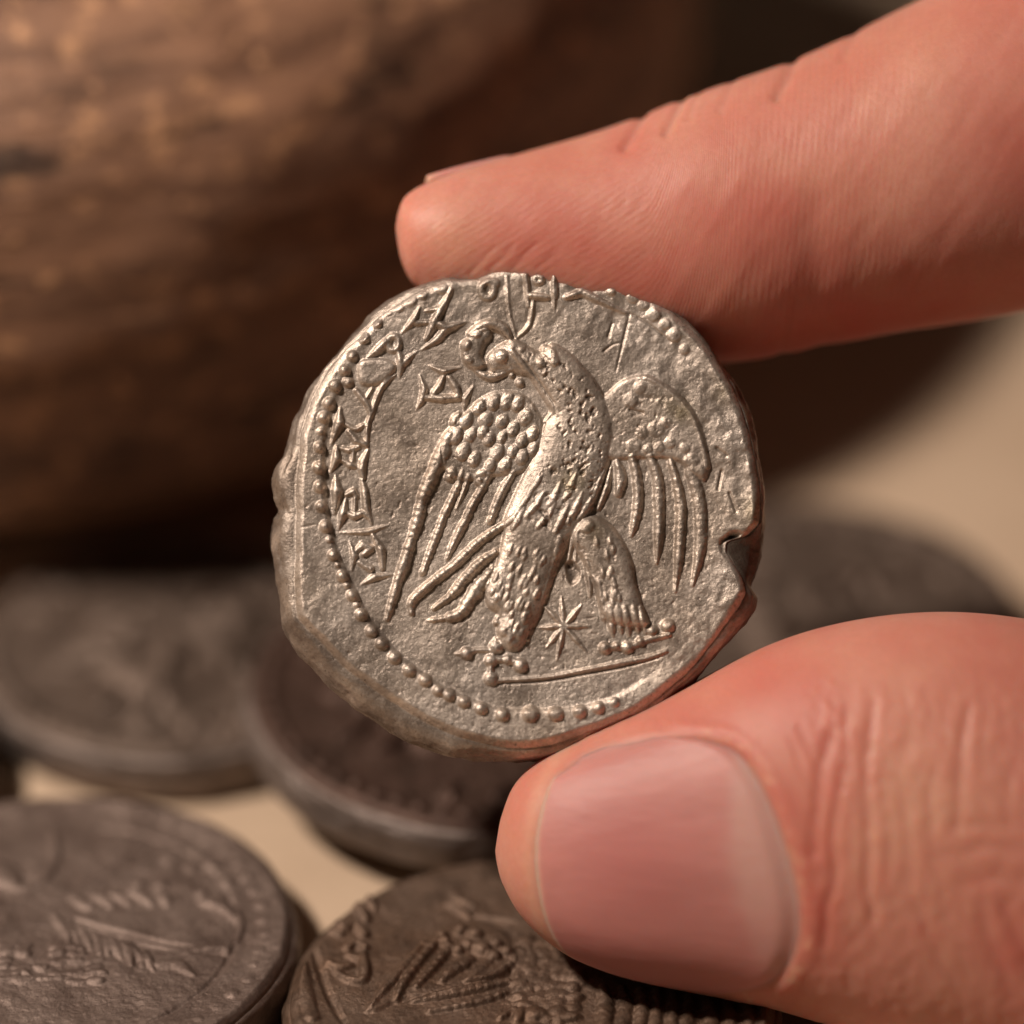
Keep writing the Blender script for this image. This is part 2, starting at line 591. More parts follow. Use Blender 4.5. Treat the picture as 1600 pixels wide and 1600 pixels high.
# ================================================================== HELD COIN
def held_coin():
    R = Relief(404, 400, 1212, 1204, 0.9)
    c1 = lambda *q: [(400 + x / 3.81, 400 + y / 3.81, r) for x, y, r in q]
    c2 = lambda *q: [(800 + x / 3.81, 400 + y / 3.81, r) for x, y, r in q]
    ck = lambda ox, oy, s, *q: [(ox + x / s, oy + y / s, r) for x, y, r in q]
    eb = R.id('eagle'); wl = R.id('wing'); wr = R.id('wing'); tl = R.id('tail'); lg1 = R.id('leg'); lg2 = R.id('leg'); ft1 = R.id('foot'); ft2 = R.id('foot')
    star = R.id('star'); gl = R.id('ground_line')
    # ---- eagle body
    w, d = R.blob([(760, 560), (770, 545), (796, 529), (812, 531), (835, 545), (850, 546), (863, 534), (887, 547), (913, 573), (936, 602), (952, 636), (960, 673), (955, 704), (947, 741), (926, 794), (905, 822), (880, 852), (835, 868), (800, 850), (786, 820), (800, 780), (820, 738), (840, 700), (850, 665), (862, 642), (835, 594), (812, 585), (790, 580), (768, 582)], 15, 34, eb)
    # head pieces
    R.blob([(722, 538), (735, 521), (752, 512), (765, 512), (768, 524), (757, 540), (753, 556), (760, 570), (745, 578), (730, 572), (722, 560)], 9, 10, eb)
    R.stroke([(735, 520, 6), (750, 510, 8), (766, 505, 9), (785, 511, 9), (797, 526, 5)], 11, eb)
    R.stroke([(740, 577, 2), (762, 587, 7), (780, 584, 6), (800, 577, 2)], 8, eb)
    R.dome(783, 556, 11, 9, eb); R.dome(728, 538, 9, 8, eb); R.dome(732, 562, 8, 6, eb, 6); R.dome(745, 520, 8, 7, eb)
    R.dome(812, 597, 7, 7, eb); R.dome(800, 585, 5, 5, eb)
    R.stroke([(799, 547, 4), (817, 570, 4), (834, 592, 4), (850, 617, 4), (863, 640, 4), (853, 658, 3)], 7, eb)
    R.stroke([(804, 543, 1.6), (834, 583, 1.6), (866, 630, 1.6)], 2.5, layer='cut')
    R.stroke([(852, 545, 8), (860, 552, 9), (866, 565, 8)], 7, eb)
    for x, y, r in ((830, 552, 6), (815, 545, 5), (850, 580, 7), (845, 566, 6)):
        R.dome(x, y, r, 4, eb)
    # feather tufts at the belly
    for pts in ([(945, 735), (938, 755), (928, 780)], [(930, 770), (920, 790), (905, 812)], [(955, 730), (948, 760), (935, 795)],
                [(910, 770), (900, 795), (888, 818)], [(888, 790), (878, 812), (868, 832)], [(868, 785), (855, 808), (840, 825)],
                [(850, 770), (838, 790), (822, 808)], [(838, 750), (825, 775), (808, 800)], [(848, 735), (840, 752), (828, 770)],
                [(900, 740), (893, 760), (884, 780)], [(875, 755), (868, 775), (858, 790)], [(820, 790), (810, 812), (800, 828)]):
        R.stroke([(x, y, 2 + 3.0 * (k != 0) - 1.5 * (k == 2)) for k, (x, y) in enumerate(pts)], 6.5, eb)
    # ---- left wing
    R.blob([(690, 690), (706, 668), (720, 650), (735, 637), (750, 622), (772, 611), (795, 609), (817, 615), (833, 631), (842, 657), (848, 690), (835, 718), (815, 738), (790, 742), (760, 745), (725, 752), (700, 742), (690, 715)], 5.5, 8, wl)
    fe = [(750, 360, 9), (870, 370, 10.5), (750, 520, 11), (1000, 230, 11), (1150, 190, 10), (1280, 180, 11), (1080, 370, 12), (1240, 390, 10), (1350, 460, 10),
          (1450, 580, 10), (1490, 340, 12), (1560, 500, 10), (1100, 560, 10), (910, 520, 9), (840, 700, 11), (960, 770, 10), (1190, 690, 11), (1120, 840, 9),
          (1270, 830, 10), (1440, 740, 10), (700, 940, 10), (1360, 700, 8), (620, 690, 12), (580, 810, 12), (1240, 545, 7), (1010, 970, 11), (1400, 180, 10), (1040, 480, 8), (1560, 680, 9)]
    for i, (x, y, r) in enumerate(fe):
        fx, fy = 600 + x / 6.667 + rng.normal() * 1.2, 600 + y / 6.667 + rng.normal() * 1.2
        l = 5.5 + 4 * rng.random()
        R.stroke([(fx + l * 0.55, fy - l, r * 0.45), (fx, fy, r * 0.92), (fx - l * 0.35, fy + l * 0.75, r * 0.82)], 7.5 + (i * 37 % 5) * 0.6, wl)
        R.dome(fx - l * 0.3, fy + l * 0.6, r * 0.45, 10.5, wl)
    R.stroke([(832, 632, 3), (843, 655, 3), (846, 680, 2)], 3, wl)
    R.stroke([(706, 672, 7), (697, 690, 9), (684, 720, 9.5), (672, 750, 9), (660, 778, 8), (653, 810, 7.5), (642, 845, 7), (632, 880, 8), (622, 908, 7), (613, 940, 6), (605, 967, 4)], 11, wl, 0.13, 10)
    R.stroke([(723, 735, 3), (714, 762, 5), (702, 787, 5.5), (693, 807, 5.5), (684, 832, 5.5), (672, 863, 5), (660, 897, 4)], 10, wl, 0.12, 9)
    R.stroke([(733, 742, 3), (727, 760, 4), (713, 795, 2)], 6, wl)
    R.stroke([(764, 742, 5), (749, 770, 5.5), (738, 789, 5.5), (727, 812, 5.5), (717, 832, 6), (708, 850, 5), (699, 873, 3)], 10, wl, 0.12, 9)
    R.stroke([(803, 738, 3.5), (793, 752, 5), (784, 768, 5.5), (774, 792, 5.5), (766, 815, 5)], 10, wl, 0.1, 9)
    R.stroke([(838, 742, 3), (823, 777, 4), (800, 813, 4)], 6, wl)
    # ---- tail
    R.stroke([(802, 810, 5), (750, 845, 6), (712, 881, 6.5), (675, 910, 6.5), (645, 938, 6), (643, 958, 4)], 10, tl, 0.1, 8)
    R.stroke([(775, 862, 4), (750, 880, 6.5), (727, 903, 6.5), (705, 930, 6), (678, 951, 3)], 10, tl, 0.15, 9)
    R.stroke([(770, 888, 4), (753, 911, 8), (735, 935, 9), (720, 958, 8), (697, 966, 5), (668, 970, 2)], 10, tl, 0.25, 12)
    # ---- legs
    R.blob([(792, 812), (815, 790), (860, 785), (888, 800), (890, 846), (868, 885), (858, 915), (846, 948), (831, 982), (813, 1012), (795, 1017), (782, 1006), (776, 985), (780, 962), (762, 948), (758, 918), (772, 890), (782, 856)], 15, 24, lg1)
    rr = np.random.default_rng(3)
    for i in range(58):
        t = rr.random(); u = rr.random()
        y = 836 + t * 154; xl = 784 - 20 * math.sin(t * 3.1) + 14 * t; xr = 876 - 55 * t ** 1.1
        x = xl + (xr - xl) * u
        l = 11 + rr.random() * 9
        R.stroke([(x, y, 1.0), (x - l * 0.28, y + l * 0.6, 4.2), (x - l * 0.4, y + l, 2.2)], 7.5, lg1)
    R.stroke([(876, 842, 5), (868, 880, 5), (855, 920, 4), (840, 962, 3), (825, 1000, 2)], 4, lg1, 0.3, 14)
    R.blob([(898, 828), (908, 812), (920, 806), (935, 807), (957, 822), (975, 848), (988, 878), (994, 912), (1005, 950), (1014, 977), (990, 980), (962, 976), (944, 966), (934, 940), (925, 908), (914, 882), (902, 862), (893, 846)], 15, 22, lg2)
    R.stroke([(907, 820, 5), (895, 843, 5), (888, 876, 2)], 8, lg2)
    R.stroke([(901, 838, 3), (899, 878, 2)], 5, lg2)
    R.stroke([(915, 876, 4), (921, 905, 5), (922, 932, 2)], 7, lg2)
    R.stroke([(936, 915, 3), (940, 945, 4), (945, 972, 2)], 5, lg2)
    R.dome(916, 822, 13, 6, lg2)
    for x, l in ((955, 26), (968, 22), (980, 26), (994, 20), (1006, 24)):
        R.stroke([(x - 4, 950, 4), (x, 975, 6), (x + 3, 968 + l, 2)], 7, lg2)
    for i in range(26):
        t = rr.random(); u = rr.random()
        y = 838 + t * 125; x = 915 + 20 * t + u * (45 + 6 * t)
        l = 10 + rr.random() * 10
        R.stroke([(x, y, 1.0), (x + l * 0.12, y + l * 0.6, 4.0), (x + l * 0.15, y + l, 1.5)], 6.5, lg2)
    # ---- feet
    for x, y, r in ((729, 1021, 9), (775, 1011, 10), (767, 1032, 9), (813, 1040, 10), (767, 1061, 10), (786, 987, 8), (776, 973, 5), (793, 1031, 7)):
        R.dome(x, y, r * 1.1, 10, ft1)
    R.stroke([(712, 1022, 2), (729, 1021, 5), (745, 1016, 4), (770, 1017, 4)], 6, ft1)
    R.stroke([(775, 1030, 5), (800, 1033, 5), (815, 1038, 5)], 7, ft1)
    R.stroke([(775, 1000, 4), (768, 1035, 4), (767, 1060, 5)], 7, ft1)
    for x, y, r in ((945, 1013, 9), (963, 1010, 6), (980, 1012, 9), (1000, 1003, 7), (1019, 986, 8), (1043, 978, 10)):
        R.dome(x, y, r * 1.1, 8.5, ft2)
    R.stroke([(945, 1012, 5), (985, 1010, 5), (1010, 1000, 5), (1045, 992, 4)], 5, ft2)
    R.stroke([(775, 1064, 2.5), (850, 1059, 3), (910, 1048, 3), (970, 1036, 4), (1005, 1030, 5), (1040, 1018, 3)], 4, gl)
    R.stroke([(780, 1069, 2), (850, 1064, 2.5), (910, 1054, 2.5), (970, 1043, 2.5), (1030, 1028, 1.5)], 3, layer='cut')
    # ---- star
    for x, y in ((847, 944), (877, 933), (909, 945), (921, 979), (916, 1018), (870, 1032), (854, 1012), (843, 981)):
        R.stroke([(x, y, 1.3), ((x + 881) / 2, (y + 979) / 2, 4.2), (881, 979, 3)], 5.5, star, sm=False)
    # ---- right wing
    R.blob([(930, 640), (960, 603), (985, 588), (1012, 586), (1038, 601), (1065, 623), (1086, 650), (1100, 687), (1109, 727), (1104, 747), (1098, 752), (1085, 742), (1062, 722), (1040, 716), (1000, 716), (950, 716), (935, 690)], 6.5, 9, wr)
    R.stroke([(1010, 588, 4), (1040, 604, 5), (1066, 626, 5), (1086, 655, 5), (1098, 690, 5), (1106, 728, 5)], 4, wr)
    for x, y, r in ((990, 697, 12), (1012, 702, 8), (1030, 699, 9), (1047, 692, 9), (1025, 670, 13), (1003, 676, 10), (1040, 660, 9), (1080, 722, 13), (1092, 735, 11), (985, 625, 12), (1000, 605, 10), (1070, 700, 8)):
        R.dome(x, y, r, 4.5, wr)
    R.stroke([(964, 722, 5), (970, 745, 9), (966, 772, 5)], 8, wr)
    R.stroke([(988, 715, 6), (995, 745, 7), (997, 780, 7), (992, 815, 6), (986, 838, 2)], 8, wr, 0.08, 12)
    R.stroke([(1016, 714, 6), (1027, 745, 8), (1030, 790, 8), (1029, 840, 7), (1026, 880, 2)], 8, wr, 0.08, 12)
    R.stroke([(1048, 720, 5), (1059, 760, 7), (1064, 800, 8), (1061, 860, 7), (1055, 925, 2)], 8, wr, 0.08, 12)
    R.stroke([(1078, 735, 8), (1090, 770, 10), (1095, 810, 10), (1093, 860, 8), (1082, 915, 2)], 7, wr, 0.06, 14)
    for pts in ([(1120, 700), (1135, 712)], [(1128, 735), (1122, 765)], [(1140, 770), (1150, 800)], [(1005, 645), (985, 640)]):
        R.stroke([(x, y, 2.2) for x, y in pts], 3, layer='cut')
    # ---- letters
    def letter(*strokes, H=8.5):
        i = R.id('letter')
        for s in strokes: R.stroke([(x, y, r * 1.15) for x, y, r in s], H + 2.0, i, sm=False)
        return i
    L = []
    L.append(letter([(670, 570, 1), (692, 579, 5), (719, 573, 1)], [(656, 585, 1.5), (663, 608, 5), (658, 626, 4), (650, 640, 1)],
                    [(694, 585, 3), (686, 602, 4.5), (677, 614, 4)], [(666, 620, 4), (690, 622, 5.5), (716, 620, 5)], [(702, 589, 4), (713, 605, 5.5), (717, 619, 4)],
                    [(740, 602, 1), (727, 622, 4.5), (725, 641, 1)]))
    L.append(letter([(655, 479, 1.5), (646, 499, 5), (627, 519, 1.2)], [(651, 503, 4), (669, 502, 3)], [(705, 450, 3), (691, 478, 5), (678, 502, 6), (666, 528, 3)],
                    [(666, 484, 2), (684, 481, 4)], [(681, 503, 5), (698, 511, 6), (731, 500, 1)], [(698, 511, 5), (684, 528, 5), (657, 546, 1.2)]))
    i = R.id('letter'); L.append(i)
    ring = lambda cx, cy, rx, ry, w: [(cx + rx * math.cos(a), cy + ry * math.sin(a), w) for a in np.linspace(0, 2 * math.pi, 15)]
    R.stroke(ring(614, 535, 9, 11, 5), 8, i)
    R.stroke([(573, 558, 1.2), (590, 545, 6), (603, 532, 6)], 8, i); R.stroke([(622, 548, 4), (626, 566, 6), (624, 589, 1.5)], 8, i); R.stroke([(652, 547, 1), (634, 562, 5), (624, 575, 3)], 8, i)
    i = R.id('letter'); L.append(i)
    R.blob([(560, 566), (580, 559), (605, 560), (619, 571), (608, 590), (585, 602), (562, 598)], 7, 9, i)
    R.stroke([(618, 584, 1.5), (604, 595, 4), (593, 610, 4), (580, 646, 4), (574, 665, 4), (573, 697, 3)], 9, i)
    R.stroke([(581, 606, 3), (573, 620, 3)], 7, i); R.stroke([(556, 609, 4), (574, 632, 5), (579, 647, 4)], 8, i)
    R.stroke([(540, 662, 3), (555, 670, 4), (568, 663, 3)], 6, i)
    L.append(letter([(531, 637, 2), (530, 660, 7), (518, 692, 1.5)], [(544, 673, 3), (556, 688, 5), (571, 694, 4)], [(529, 699, 2), (545, 703, 4), (560, 698, 3)], [(552, 702, 3), (551, 720, 3)]))
    L.append(letter([(526, 698, 3), (526, 716, 6), (516, 739, 1.2)], [(533, 718, 2), (547, 726, 5), (559, 730, 2)], [(575, 702, 2), (567, 720, 5), (565, 733, 5), (568, 747, 3)], H=9))
    L.append(letter([(524, 743, 1.5), (527, 768, 8), (523, 802, 2)], [(540, 781, 3), (536, 802, 6), (529, 828, 1.2)], [(566, 750, 3), (570, 768, 5), (572, 792, 5), (581, 819, 1.5)],
                    [(541, 773, 3), (552, 768, 5), (558, 776, 3)], [(555, 774, 3), (554, 800, 3)], [(543, 802, 3), (553, 807, 4.5), (567, 801, 4), (575, 808, 3)], H=9))
    L.append(letter([(532, 833, 1.2), (575, 831, 4), (607, 821, 1)], [(582, 836, 3), (596, 859, 5.5), (598, 889, 3)], [(556, 862, 3), (567, 851, 5), (579, 857, 5), (568, 866, 4)],
                    [(546, 846, 1), (554, 869, 5), (550, 892, 1)], [(562, 879, 4), (579, 889, 5)], [(564, 914, 1), (585, 902, 5), (614, 898, 1)]))
    i = R.id('letter'); L.append(i); R.stroke(ring(762, 450, 10, 13, 6), 4.5, i); R.dome(772, 440, 9, 4, i)
    L.append(letter([(822, 428, 4), (824, 452, 4), (826, 477, 2)], ring(841, 435, 6, 5, 4), [(866, 428, 4), (867, 455, 5), (867, 482, 1)], [(831, 460, 5), (855, 463, 4)], H=5))
    L.append(letter([(884, 463, 3), (910, 454, 6), (931, 465, 5), (978, 487, 2)], [(897, 426, 5), (923, 441, 4)], H=5))
    R.stroke([(792, 430, 3), (795, 480, 3), (806, 525, 2)], 2.5); R.stroke([(834, 466, 3), (827, 505, 4), (806, 528, 2)], 4)
    # ---- beads
    B = [(606, 485, 7), (588, 502, 9), (567, 526, 10), (550, 555, 9), (538, 578, 9), (523, 602, 10), (543, 596, 9), (514, 630, 10), (505, 652, 9), (501, 674, 6), (499, 699, 9), (499, 731, 10.5),
         (500, 761, 10), (502, 792, 9), (509, 823, 10), (515, 844, 5), (521, 868, 9), (528, 884, 4), (536, 901, 9.5), (543, 916, 5), (551, 931, 9.5), (558, 946, 5), (565, 961, 10), (581, 987, 10), (597, 1006, 10.5),
         (617, 1028, 10.5), (640, 1048, 10.5), (665, 1063, 10.5), (685, 1080, 9), (702, 1086, 10.5), (725, 1097, 10), (752, 1107, 10.5), (785, 1117, 11), (829, 1116, 14), (868, 1116, 12.5), (905, 1112, 11), (934, 1106, 10), (960, 1098, 8)]
    beads = []
    for x, y, r in B:
        i = R.id('bead'); beads.append(i)
        R.dome(x, y, r * 0.97, 8.5 if r > 8 else 4, i)
    for x, y in ((990, 462), (1006, 474), (1022, 490), (1040, 505), (1054, 522), (1070, 545), (955, 452), (640, 467), (622, 476), (660, 458), (690, 448)):
        R.dome(x, y, 8 + rng.random() * 4, 4)
    # ---- scratches and cracks
    R.stroke([(984, 489, 1.6), (976, 525, 2), (963, 578, 1.2)], 3, layer='cut')
    R.stroke([(944, 547, 2.2), (958, 537, 1.5), (975, 533, 1.5)], 3, layer='cut')
    R.stroke([(957, 503, 2), (951, 524, 2.5)], 2.5, layer='cut')
    R.stroke([(868, 428, 1.5), (869, 482, 1)], 2, layer='cut')
    R.stroke([(984, 487, 1.5), (1012, 503, 2), (1049, 533, 1.5)], 3, layer='cut')
    R.stroke([(892, 885, 9), (896, 898, 11), (893, 912, 3)], 6, layer='cut')
    R.stroke([(466, 826, 1), (478, 823, 1.5), (492, 820, 1)], 1.5, layer='cut')

    X, Y = R.X, R.Y
    # field: bowl inside the bead circle, raised border outside
    ringp = np.array([(b[0], b[1]) for b in B if b[2] > 7 and (b[0], b[1]) != (543, 596)] + [(1000, 1075), (1050, 1040), (1095, 990), (1125, 930), (1140, 850), (1150, 760), (1140, 680), (1110, 600), (1060, 530), (990, 475), (900, 435), (800, 425), (700, 440), (640, 465)], float)
    TH = np.linspace(-math.pi, math.pi, 720)
    rb = radial(ringp, 810, 800, TH)
    rb = smooth_ring(rb, 60)
    A = np.arctan2(Y - 800, X - 810); RR = np.hypot(X - 810, Y - 800)
    rbA = np.interp(A, TH, rb)
    leftw = smooth(0.1, 0.9, -(X - 810) / 400 * 0.75 + (Y - 800) / 400 * 0.75 + 0.35)
    base = 5.5 * leftw * smooth(-12, -2, RR - rbA) + 3.0 * smooth(0, 50, RR - rbA) * (1 - leftw) + 7 * (RR / 390) ** 2 - 3
    base += fbm(X, Y, 150, 11, 3) * 3.5
    # worn flan: broad unevenness at the right and top edge
    rough = smooth(250, 350, RR) * smooth(-0.35, 0.45, (X - 810) / 400 - (Y - 800) / 700)
    base += rough * (fbm(X, Y, 46, 21, 3) * 4.0 + fbm(X, Y, 12, 22, 3) * 0.9) + smooth(320, 372, RR) * fbm(X, Y, 24, 23, 3) * 1.6
    inside = smooth(0, 12, (d_body := R.sdf(np.array([(863, 540), (900, 565), (940, 612), (956, 670), (950, 730), (926, 790), (880, 835), (820, 835), (830, 760), (852, 700), (870, 640), (850, 600), (800, 545)], float), (slice(None), slice(None)))))
    pitn = fbm(X, Y, 9, 31, 4, 0.6)
    pitm = np.clip((0.02 + pitn) * -1, 0, 1) * 2.2
    body_pits = inside * smooth(0.15, 0.45, -pitn) * 3.0
    wing_r = smooth(0, 60, 60 - np.hypot(X - 1020, Y - 650) * 0.75)
    Z = base + R.mass * 0.88 + R.line * (0.5 + 0.4 * (R.mass < 1)) + fbm(X, Y, 16, 41, 4) * 0.7 + fbm(X, Y, 4.5, 43, 2) * 0.26
    Z = Z - R.cut - body_pits - wing_r * smooth(0.1, 0.5, -pitn) * 2.0
    pits2 = smooth(0.46, 0.64, fbm(X, Y, 6, 77, 3)) * 1.1 * smooth(-0.25, 0.35, fbm(X, Y, 90, 78, 3))
    Z = Z - pits2
    Z = Z + R.line.clip(0, 6) / 6 * fbm(X, Y, 6, 61, 3) * 1.0
    hole = smooth(30, 6, np.hypot((X - 1148), (Y - 852) * 1.2) + 7 * fbm(X, Y, 16, 19, 3))
    Z = Z - hole * 26
    Z = blur(Z, 2)
    pit = np.clip(inside * smooth(0.12, 0.4, -pitn) * 0.7 + pits2 * 0.35 + R.cut * 0.12 + hole, 0, 1)
    stn = np.exp(-(((X - 1062) * 0.8 + (Y - 640) * 0.45) ** 2 / 800 + ((X - 1062) * -0.55 + (Y - 640) * 0.8) ** 2 / 260)) * (0.7 + 0.5 * fbm(X, Y, 30, 5))
    stn += 0.65 * np.exp(-((X - 890) ** 2 / 700 + (Y - 752) ** 2 / 420)) * (0.7 + 0.8 * fbm(X, Y, 24, 6))
    stn += 0.4 * np.exp(-((X - 1178) ** 2 / 500 + (Y - 800) ** 2 / 900)) + 0.3 * np.exp(-((X - 1128) ** 2 / 200 + (Y - 612) ** 2 / 300)) + 0.3 * np.exp(-((X - 930) ** 2 / 300 + (Y - 830) ** 2 / 300))
    stn = np.clip(stn, 0, 1)

    face = [(700, 434), (660, 450), (620, 473), (590, 495), (560, 524), (530, 556), (505, 589), (485, 625), (473, 665), (466, 720), (464, 800), (463, 870), (462, 940), (466, 965), (482, 985), (502, 1003), (532, 1035), (572, 1066), (622, 1102), (682, 1137), (740, 1157), (800, 1169), (850, 1164), (900, 1151), (950, 1132), (1000, 1108), (1050, 1070), (1085, 1037), (1110, 1006), (1132, 975), (1156, 943), (1165, 926), (1158, 902), (1146, 880), (1134, 862), (1136, 846), (1165, 838), (1186, 818), (1188, 795), (1186, 760), (1176, 700), (1163, 650), (1146, 603), (1121, 563), (1090, 522), (1060, 494), (1020, 466), (980, 448), (940, 433), (900, 423), (850, 417), (800, 415), (772, 421), (745, 433), (722, 434)]
    outer = [(640, 448), (590, 478), (555, 510), (520, 550), (492, 590), (472, 630), (460, 655), (448, 690), (443, 706), (431, 722), (424, 745), (426, 775), (436, 797), (425, 806), (420, 830), (422, 855), (432, 885), (438, 930), (444, 975), (462, 1010), (500, 1052), (520, 1076), (545, 1092), (590, 1125), (640, 1155), (700, 1177), (760, 1185), (820, 1187), (880, 1175), (940, 1150), (1000, 1125), (1060, 1085), (1100, 1050), (1120, 1022), (1150, 987), (1177, 948), (1180, 928), (1168, 914), (1178, 895), (1190, 868), (1196, 830), (1196, 780), (1190, 720), (1178, 665), (1158, 610), (1130, 568), (1100, 525), (1065, 492), (1022, 463), (980, 444), (940, 428), (900, 418), (850, 412), (800, 410), (770, 416), (740, 430), (700, 430)]
    nt, nr = 1540, 305
    th = -math.pi + (np.arange(nt) + 0.5) * 2 * math.pi / nt
    rf = smooth_ring(radial(face, 810, 800, th), 10)
    ro = smooth_ring(radial(outer, 810, 800, th), 10)
    rf = rf + fbm(th * 400 + 2000, th * 0, 40, 90, 4) * 2.0
    ro = np.maximum(ro + fbm(th * 400 + 2000, th * 0, 40, 91, 4) * 2.0, rf + 2)
    root = empty('silver_coin', (0, 0, 0), 'worn silver coin with standing eagle and star held upright between thumb and fingertip', 'coin')
    pos = unproj(810, 800, 0.0)
    M = np.eye(4); M[:3, 0] = RIGHT; ti = math.radians(5.0); M[:3, 1] = UP * math.cos(ti) + FWD * math.sin(ti); M[:3, 2] = -FWD * math.cos(ti) + UP * math.sin(ti); M[:3, 3] = pos
    tree = [('disc', [0], None), ('eagle', [eb], None), ('wing', [wl], 'eagle'), ('wing', [wr], 'eagle'), ('tail', [tl], 'eagle'), ('leg', [lg1], 'eagle'), ('leg', [lg2], 'eagle'),
            ('foot', [ft1], 'eagle'), ('foot', [ft2], 'eagle'), ('star', [star], None), ('ground_line', [gl], None)]
    tree += [('letter', [i], None) for i in L] + [('bead', [i], None) for i in beads]
    build_coin(R, Z, rf, ro, 810.0, 800.0, nr, nt, 92.0, 1 / PPC, M_SILVER, root, M, 5, R.names, tree, pit, stn, edge_round=4.0, side_rough=9.0)
    return root


held_coin()


# ================================================================== COINS ON THE TABLE
def table_coin(center_px, top_z, rad_cm, thick_cm, mat, label, seed, design, tilt=(0, 0), nr=120, nt=520, step=2.2, lump=3.0, irregular=6.0, depth=0.62, edge=None):
    """design(rel, to_local) draws in local pixels (PPC per cm), centre 0,0"""
    rp = rad_cm * PPC
    R = Relief(-rp * 1.1, -rp * 1.1, rp * 1.1, rp * 1.1, step)
    C = on_plane(center_px[0], center_px[1], top_z)
    rot = Matrix.Rotation(math.radians(tilt[0]), 3, 'X') @ Matrix.Rotation(math.radians(tilt[1]), 3, 'Y')
    A = np.array(rot)
    nz = A[:, 2]

    def loc(px, py):
        a = unproj(px, py, 0.0); r = a - CAM
        t = ((C - CAM) @ nz) / (r @ nz)
        q = A.T @ (CAM + r * t - C)
        return q[0] * PPC, -q[1] * PPC
    fig = R.id('figure'); let = []
    design(R, loc, fig, let)
    X, Y = R.X, R.Y
    rr = np.hypot(X, Y)
    Z = blur((R.mass + R.line - R.cut) * depth, 2) + fbm(X, Y, 120, seed, 3) * 4 + fbm(X, Y, 34, seed + 5, 4) * lump + smooth(rp * 0.78, rp * 0.95, rr) * 5 + fbm(X, Y, 9, seed + 6, 3) * 0.9
    th = -math.pi + (np.arange(nt) + 0.5) * 2 * math.pi / nt
    base_r = rp * 0.965 + fbm(np.cos(th) * 200 + 300, np.sin(th) * 200 + 300, 160, seed, 3) * irregular * 2
    ro = base_r + rp * 0.03 + fbm(np.cos(th) * 200 + 300, np.sin(th) * 200 + 300, 120, seed + 1, 4) * irregular
    rf = base_r
    root = empty('coin', (0, 0, 0), label, 'coin', 'old coins lying on the table')
    M = np.eye(4); M[:3, :3] = A; M[:3, 3] = C
    tree = [('disc', [0], None), ('edge', [9999], None), ('figure', [fig], None)] + [('letter', [i], None) for i in let]
    build_coin(R, Z, rf, np.maximum(ro, rf + 3), 0.0, 0.0, nr, nt, thick_cm * PPC, 1 / PPC, mat, root, M, seed, R.names, tree, edge_round=9.0, side_rough=5.0, bulge=0.4, edge_mat=edge or mat)
    return root


def pl(loc, pts, r0=8):
    out = []
    for p in pts:
        x, y = loc(p[0], p[1]); out.append((x, y, p[2] if len(p) > 2 else r0))
    return out


